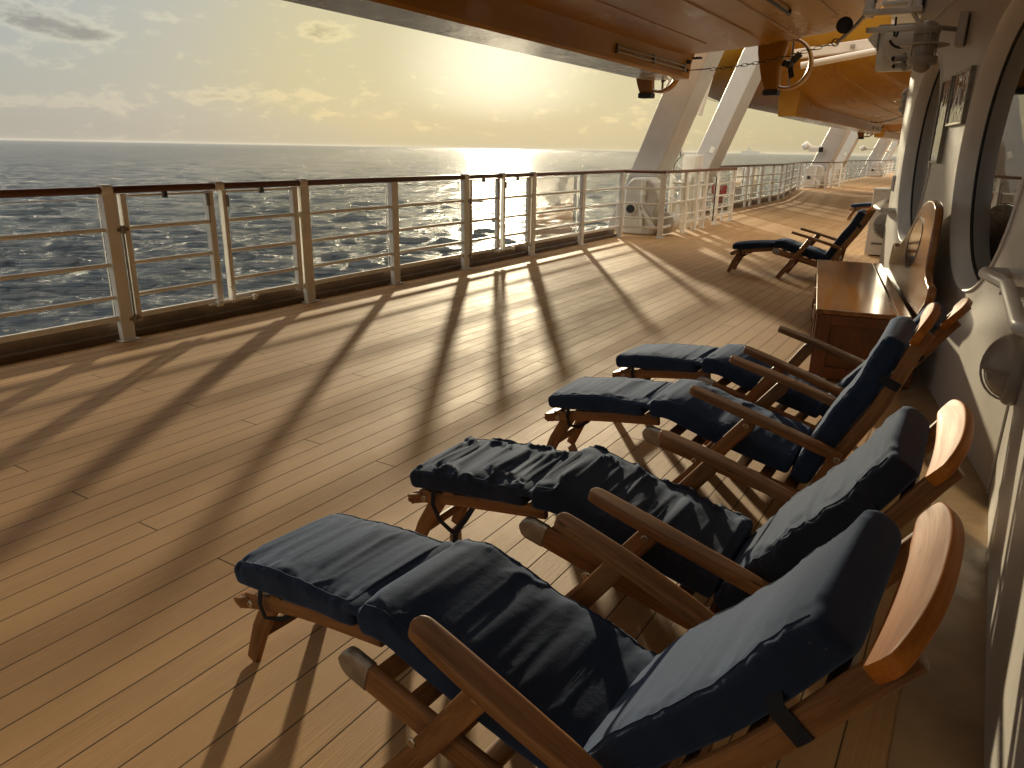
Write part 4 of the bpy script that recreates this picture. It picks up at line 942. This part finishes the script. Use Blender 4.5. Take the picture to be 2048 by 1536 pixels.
# ---------------------------------------------------------------- steamer deck chairs
BASE = dict(tip=(.011, .241), tb=(.092, .262), cap=(.561, .344), a0=(.792, .561), a1=(1.367, .398), j=(.993, .466), x=(.816, .258), ml=(.667, 0), hB=(1.633, .815), hT=(1.652, .915))
def fbm(p, o=3):
    s_ = 0; a = 1
    for _ in range(o): s_ += a*noise.noise(p); p = p*2.03; a *= .5
    return s_
def ridge(x): return 1-abs(x)*2.2
def cushion_seg(path, wid, th, seed, wr=1.0, dens=1.0, fold=0.0, taper=None):
    """box cushion lofted along path (u,z) with seam wrinkles; returns MB"""
    P = [Vector((u, 0, z)) for u, z in path]
    L = [0]
    for a, b in zip(P[:-1], P[1:]): L.append(L[-1]+(b-a).length)
    T = L[-1]; N = max(24, int(T/.0075)); nr = 84
    def at(s_):
        for i in range(len(P)-1):
            if s_ <= L[i+1] or i == len(P)-2:
                q = (s_-L[i])/(L[i+1]-L[i]); return P[i].lerp(P[i+1], q)
    # smooth the centreline
    mb = MB(); vs = []; gs = []; secs = []
    ends = [0.0, .10, .30, .62]
    r_ = .016
    for k in ends: secs.append((r_*k, math.sqrt(1-(1-k)**2)))
    for i in range(N+1): secs.append((r_+(T-2*r_)*i/N, 1.))
    for k in ends[::-1]: secs.append((T-r_*k, math.sqrt(1-(1-k)**2)))
    so_ = Vector((seed*13.7, seed*5.1, seed*3.3))
    for s_, sc in secs:
        c0 = at(s_); d = at(min(T, s_+.03))-at(max(0, s_-.03)); d.normalize(); nn = Vector((-d.z, 0, d.x))
        if nn.z < 0: nn = -nn
        w_ = wid*(1 if taper is None else taper[0]+(taper[1]-taper[0])*s_/T)
        puff = 1+.10*math.sin(math.pi*min(1, max(0, s_/T)))
        for k in range(nr):
            a = 2*math.pi*(k+.5)/nr
            x = se(math.cos(a), 9)*(w_/2-.006*(1-sc)); y = se(math.sin(a), 5.5)*(th/2)*puff*(sc*.55+.45)
            crown = .010*(1-(2*x/w_)**2) if y > 0 else 0
            y += crown
            de = w_/2-abs(x); top = 1 if y > 0 else 0
            q = Vector((s_*24*dens+noise.noise(Vector((s_*5, x*5, 7))+so_)*2.5, x*9, 0))+so_
            edge = ridge(noise.noise(q)+.5*noise.noise(q*2.1)) * math.exp(-max(de, 0)/.040)*.0040*wr*(.55+.9*noise.noise(Vector((s_*6, math.copysign(3, x), 2))+so_))
            q2 = Vector((s_*7, x*3.0, 1.3))+so_
            low = fbm(q2, 3)*.0085*wr
            q3 = Vector((s_*10+x*5, x*7.5-s_*3, 4))+so_
            cr = max(0, ridge(fbm(q3, 2))-.5)**1.4*.026*wr*(.22+fold)
            dE = min(s_, T-s_); endw = ridge(noise.noise(Vector((x*32*dens, s_*5, 9))+so_))*math.exp(-dE/.03)*.004*wr
            dsp = (edge+low+cr+endw)*top*(sc)
            sidew = noise.noise(Vector((s_*16, y*20, 3))+so_)*.0035*(1 if de < .02 else 0)
            if sc < .98: pass
            xx = x+(sidew+ (edge*.4 if top else 0))*math.copysign(1, x)*(1 if de < .02 else 0)
            vs.append(c0+Vector((0, 1, 0))*xx+nn*(y+dsp)); gs.append((s_, x, y))
    M_ = len(secs); fs = [(i*nr+k, i*nr+(k+1) % nr, (i+1)*nr+(k+1) % nr, (i+1)*nr+k) for i in range(M_-1) for k in range(nr)]
    fs += [tuple(range(nr))[::-1], tuple((M_-1)*nr+k for k in range(nr))]
    mb.add(vs, fs, gs); mb.pipe = [[vs[i*nr+k] for i in range(4, M_-4)] for k in (nr//8, 3*nr//8-1)]; return mb
def curve_pts(p, n=8):
    """Catmull-Rom through (u,z)"""
    P = [p[0]]+list(p)+[p[-1]]; out = []
    for i in range(1, len(P)-2):
        for k in range(n):
            t_ = k/n; a, b, c_, d = P[i-1], P[i], P[i+1], P[i+2]
            out.append(tuple(.5*((2*b[q])+(-a[q]+c_[q])*t_+(2*a[q]-5*b[q]+4*c_[q]-d[q])*t_*t_+(-a[q]+3*b[q]-3*c_[q]+d[q])*t_**3) for q in (0, 1)))
    out.append(p[-1]); return out
def deckchair(x, y, h, delta, label, M_c, seed, wr=1., foldf=0., strap='loop'):
    p = {k: Vector((v[0]+delta.get(k, (0, 0))[0], 0, v[1]+delta.get(k, (0, 0))[1])) for k, v in BASE.items()}
    r = thing('deck_chair', (x, y, 0), label, 'deck chair', 'wooden steamer deck chairs with navy cushions', R(h))
    V = lambda q, v: Vector((q[0], v, q[-1] if len(q) == 2 else q[2]))
    lat = (0, 1, 0)
    kw = dict(local=True)
    def B(mb, name, m=M_teak, parent=r, **k): return mb.build(name, m, parent, local=True, **k)
    def bolt(pt, sgn, parent):
        mb = MB(); a = Vector((0, sgn, 0)); mb.lathe(pt, a, [(.0125, 0), (.0125, .003), (.010, .005), (.005, .005), (.004, .0025)], 16); B(mb, 'bolt', M_bolt, parent)
    ws, wa, wf, wb = .258, .288, .165, .226
    # seat rails with metal caps
    sd = Vector((1.30, 0, .345-.245*(1.30-.561)+.0)); sd = Vector((1.30, 0, .168))
    d0 = (sd-p['cap']).normalized()
    for s in (-1, 1):
        mb = MB(); a = p['cap']+d0*.085; mb.loft([V(a, s*ws), V(a.lerp(sd, .5), s*ws), V(sd, s*ws)], lat, .028, .072, 6, 16, r1=.03, rw=False, rh=True); sr = B(mb, 'seat_rail')
        mb = MB(); mb.loft([V(p['cap'], s*ws), V(p['cap']+d0*.05, s*ws), V(p['cap']+d0*.092, s*ws)], lat, .033, .077, 5, 16, r0=.035, rw=False, rh=True); B(mb, 'rail_cap', M_capm, sr)
    # footrest rails, end board, slats
    fr = curve_pts([(p['tip'].x+.01, p['tip'].z), (p['tb'].x, p['tb'].z+.004), (.30, .308), (.60, .352)], 5)
    for s in (-1, 1):
        mb = MB(); mb.loft([V(q, s*wf) for q in fr], lat, .026, [.026]+[.040]*2+[.046]*(len(fr)-3), 5, 16, r0=.012, rw=False, rh=True); f_ = B(mb, 'footrest_rail')
        bolt(V(p['tb'], s*(wf+.013)), s, f_)
    mb = MB(); mb.loft([V((p['tip'].x+.045, p['tip'].z+.030), v) for v in (-wf-.03, -.05, .05, wf+.03)], (.95, 0, .3), .075, .018, 5, 16, r0=.02, r1=.02); B(mb, 'footrest_end_board')
    for k in range(4):
        q = fr[5+k*3]; mb = MB(); mb.loft([V((q[0], q[1]+.024), -wf-.012), V((q[0], q[1]+.024), wf+.012)], (1, 0, .15), .045, .010, 5, 12); B(mb, 'footrest_slat')
    # front legs + brace
    for s in (-1, 1):
        v0 = s*(wf-.028)
        mb = MB(); a = p['tb']+Vector((.045, 0, .0)); mb.loft([V(a, v0), V((.062, .13), v0), V((.012, .004), v0)], lat, .024, [.062, .056, .044], 5, 16); B(mb, 'front_leg')
    mb = MB(); mb.loft([V((.058, .11), -(wf-.028)), V((.058, .11), wf-.028)], (0, 0, 1), .038, .016, 5, 12); B(mb, 'leg_brace')
    # main legs
    for s in (-1, 1):
        v0 = s*(ws+.029)
        top = p['j']+(p['j']-p['ml']).normalized()*.035
        mb = MB(); mb.loft([V(p['ml']+Vector((-.004, 0, .006)), v0), V(p['ml'].lerp(p['j'], .5), v0+s*.002), V(top, v0)], lat, .026, .060, 5, 16, r1=.03, rw=False, rh=True); lg = B(mb, 'main_leg')
        bolt(V(p['j'], v0+s*.013), s, lg); bolt(V(p['x'], v0+s*.013), s, lg)
    mb = MB(); q = p['ml'].lerp(p['j'], .28); mb.loft([V(q, -ws-.02), V(q, ws+.02)], (0, 0, 1), .045, .018, 5, 12); B(mb, 'main_leg_stretcher')
    # rear legs and stretchers
    for s in (-1, 1):
        v0 = s*(ws+.004-.03)
        mb = MB(); a = p['a1']+Vector((-.02, 0, -.02)); mb.loft([V(a, v0), V((1.275, .004), v0)], lat, .024, .052, 5, 16); B(mb, 'rear_leg')
    for zz in (.10, .27):
        u_ = 1.275+(p['a1'].x-.02-1.275)*zz/(p['a1'].z-.02); mb = MB(); mb.loft([V((u_, zz), -ws+.03), V((u_, zz), ws-.03)], (0, 0, 1), .045, .018, 5, 12); B(mb, 'rear_stretcher')
    # armrests
    for s in (-1, 1):
        a0, a1 = p['a0'], p['a1']; pts = []; wd = []
        for k in range(11):
            q = k/10; c0 = a0.lerp(a1+Vector((.01, 0, .004)), q); c0.z += .006*math.sin(math.pi*q)
            pts.append(V(c0, s*(wa-.004+.008*math.sin(math.pi*q)))); wd.append(.060+.010*math.sin(math.pi*min(1, q*1.25))-.026*max(0, q-.75)*4)
        mb = MB(); mb.loft(pts, lat, wd, [.029]*7+[.032, .035, .038, .038], 9, 28, r0=.026, rw=True, rh=False, r1=.02); ar = B(mb, 'armrest')
        bolt(V(a1, s*(wa+.019)), s, ar)
    # back frame
    up = (p['hB']-p['a1']).normalized(); lo = p['a1']-up*.235; hi = p['hB']+up*.055
    bk = [lo, p['a1'], p['a1'].lerp(p['hB'], .5)+Vector((.012, 0, -.008)), p['hB'], hi]
    bk = curve_pts([(q.x, q.z) for q in bk], 4)
    for s in (-1, 1):
        mb = MB(); mb.loft([V(q, s*wb) for q in bk], lat, .027, .052, 5, 16, r0=.02, r1=.02, rw=False, rh=True); B(mb, 'back_rail')
    nf = Vector((-up.z, 0, up.x))                     # towards the sitter
    for t_ in (.05, .38, .60, .80):
        q = lo.lerp(hi, t_); mb = MB(); mb.loft([V(q-nf*.004, -wb+.008), V(q-nf*.004, wb-.008)], up, .05, .014, 5, 12); B(mb, 'back_slat')
    for k in range(6):
        q = p['cap'].lerp(sd, .16+k*.14); mb = MB(); mb.loft([V((q.x, q.z+.018), -ws+.014), V((q.x, q.z+.018), ws-.014)], d0, .05, .012, 5, 12); B(mb, 'seat_slat')
    # headrest crest board
    pts = []; wd = []; hb_ = p['hB']; hw = .280
    for k in range(25):
        q = -1+2*k/24; cres = .5*(1+math.cos(math.pi*q))
        hgt = .058+.044*(1-abs(q)**3.0); base_ = hb_+up*(-.006+hgt/2)+nf*(.020-.010*(1-q*q))
        pts.append(V(base_, q*hw)); wd.append(hgt)
    mb = MB(); mb.loft(pts, up, wd, .030, 10, 32, r0=.010, r1=.010, rw=True, rh=False); B(mb, 'headrest', M_head)
    # cushions
    zt = .053
    cu = []
    f0 = [(.045, .285+zt-.003), (.20, .302+zt+.004), (.38, .322+zt+.004), (.525, .340+zt-.002)]
    mb = cushion_seg(curve_pts(f0, 4), .39, .070, seed, wr, 1, foldf); m1 = mb; cf = B(mb, 'footrest_cushion', M_c, angle=80)
    s0 = [(.566, .352+zt+.004), (.66, .362+zt+.000), (.80, .335+zt-.014), (1.0, .272+zt+.002), (1.185, .232+zt+.0)]
    mb = cushion_seg(curve_pts(s0, 4), .43, .082, seed+1, wr*1.1, 1, foldf); m2 = mb; cs = B(mb, 'seat_cushion', M_c, angle=80)
    off = nf*.068
    b0 = [lo+up*.035+off, p['a1']+up*.07+off, p['a1'].lerp(p['hB'], .5)+off+Vector((.010, 0, -.006)), p['hB']-up*.02+off]
    mb = cushion_seg(curve_pts([(q.x, q.z) for q in b0], 4), .445, .084, seed+2, wr*1.0, .8, foldf*.4); m3 = mb; cb = B(mb, 'back_cushion', M_c, angle=80)
    for cm, co in ((m1, cf), (m2, cs), (m3, cb)):
        for pp in cm.pipe:
            mb = MB(); mb.tube(pp[::2], .0024, 6); B(mb, 'piping', M_c, co)
    # flap of cloth joining footrest and seat pads
    mb = MB(); mb.loft([V((.49, .370+zt-.016), 0), V((.52, .374+zt-.012), 0), V((.545, .374+zt-.014), 0), V((.57, .378+zt-.010), 0), V((.61, .386+zt-.010), 0)], lat, [.39, .40, .395, .405, .42], [.03, .032, .026, .034, .03], 5, 28); B(mb, 'joining_flap', M_c, cf)
    # straps
    for s in (-1, 1):
        mb = MB(); q = lo.lerp(hi, .72); mb.loft([V(q+nf*.055, s*(wb-.02)), V(q+nf*.03, s*(wb+.017)), V(q-nf*.03, s*(wb+.019)), V(q-nf*.035, s*(wb-.03))], up, .035, .004, 4, 8); B(mb, 'strap', M_strap, cb)
        if strap == 'loop':
            mb = MB(); mb.loft([V((.155, .335), s*.188), V((.155, .285), s*.196), V((.165, .240), s*.190), V((.20, .232), s*.16), V((.24, .262), s*.14), V((.25, .31), s*.14)], lat, .005, .018, 3, 8); B(mb, 'strap', M_strap, cf)
    if strap == 'dangling':
        mb = MB(); mb.loft([V((.15, .335), -.188), V((.152, .270), -.198), V((.185, .215), -.20), V((.23, .188), -.198), V((.262, .182), -.196)], lat, .004, .020, 3, 8); B(mb, 'strap', M_strap, cf)
        mb = MB(); mb.loft([V((.315, .300), -.170), V((.290, .245), -.19), V((.258, .195), -.198), V((.250, .150), -.20), V((.268, .110), -.20)], lat, .004, .022, 3, 8); B(mb, 'strap', M_strap, cf)
    return r
deckchair(-1.656, 1.331, -2.85, dict(a0=(.024, -.003), a1=(-.032, -.030), hB=(.034, -.008), hT=(.047, .008), tip=(-.009, -.022), tb=(-.008, -.016)), 'nearest deck chair, smooth navy cushions and a broad orange wooden headrest by the wall corner', M_navy, 1, 1.0, .15)
deckchair(-1.656, 2.089, .5, dict(a0=(.018, -.029), a1=(.018, -.037), j=(.004, -.025), hB=(.042, -.043), hT=(.045, -.04), tb=(.004, .007)), 'second deck chair with faded charcoal rumpled cushion and dangling strap', M_char, 11, 1.15, 1.0, 'dangling')
deckchair(-1.669, 3.143, .13, dict(a0=(-.026, .003), a1=(-.005, -.002), j=(.019, -.01), hB=(-.076, .046), hT=(-.08, .043), cap=(.006, -.022)), 'third deck chair, upright back and dark blue cushion, between charcoal one and chest', M_blue, 21, .9, .1)
deckchair(-1.681, 3.983, -3.5, dict(a0=(.011, .005), hB=(.02, -.03), hT=(.041, -.063), j=(-.019, .007)), 'fourth deck chair with smooth bright navy footrest pad beside the chest', M_blue, 31, .8, .1)
deckchair(-2.731, 9.878, 1.5, dict(a0=(-.024, .022), a1=(-.012, .027), j=(-.004, .031), hB=(-.045, .03), hT=(-.057, .047)), 'lone dark deck chair standing beyond the wooden chest', M_navy, 41, .6, 0.)
deckchair(-2.76, 19.75, 2.0, {}, 'farthest deck chair half hidden behind the lone chair back', M_navy, 51, .5, 0.)

# ---------------------------------------------------------------- marine haze over the sea
mb = MB(); mb.bx((-46500, -46500, -19.5), (46500, 46500, 52))
hz_m = bpy.data.materials.new('marine_haze'); hz_m.use_nodes = True; nt = hz_m.node_tree; nt.nodes.clear()
o_ = nt.nodes.new('ShaderNodeOutputMaterial'); pv = nt.nodes.new('ShaderNodeVolumePrincipled')
pv.inputs['Color'].default_value = (.95, .93, .90, 1); pv.inputs['Density'].default_value = .000010; pv.inputs['Anisotropy'].default_value = .0
nt.links.new(pv.outputs[0], o_.inputs['Volume'])
hzo = mb.build('haze', hz_m, smooth=False); hzo['kind'] = 'stuff'
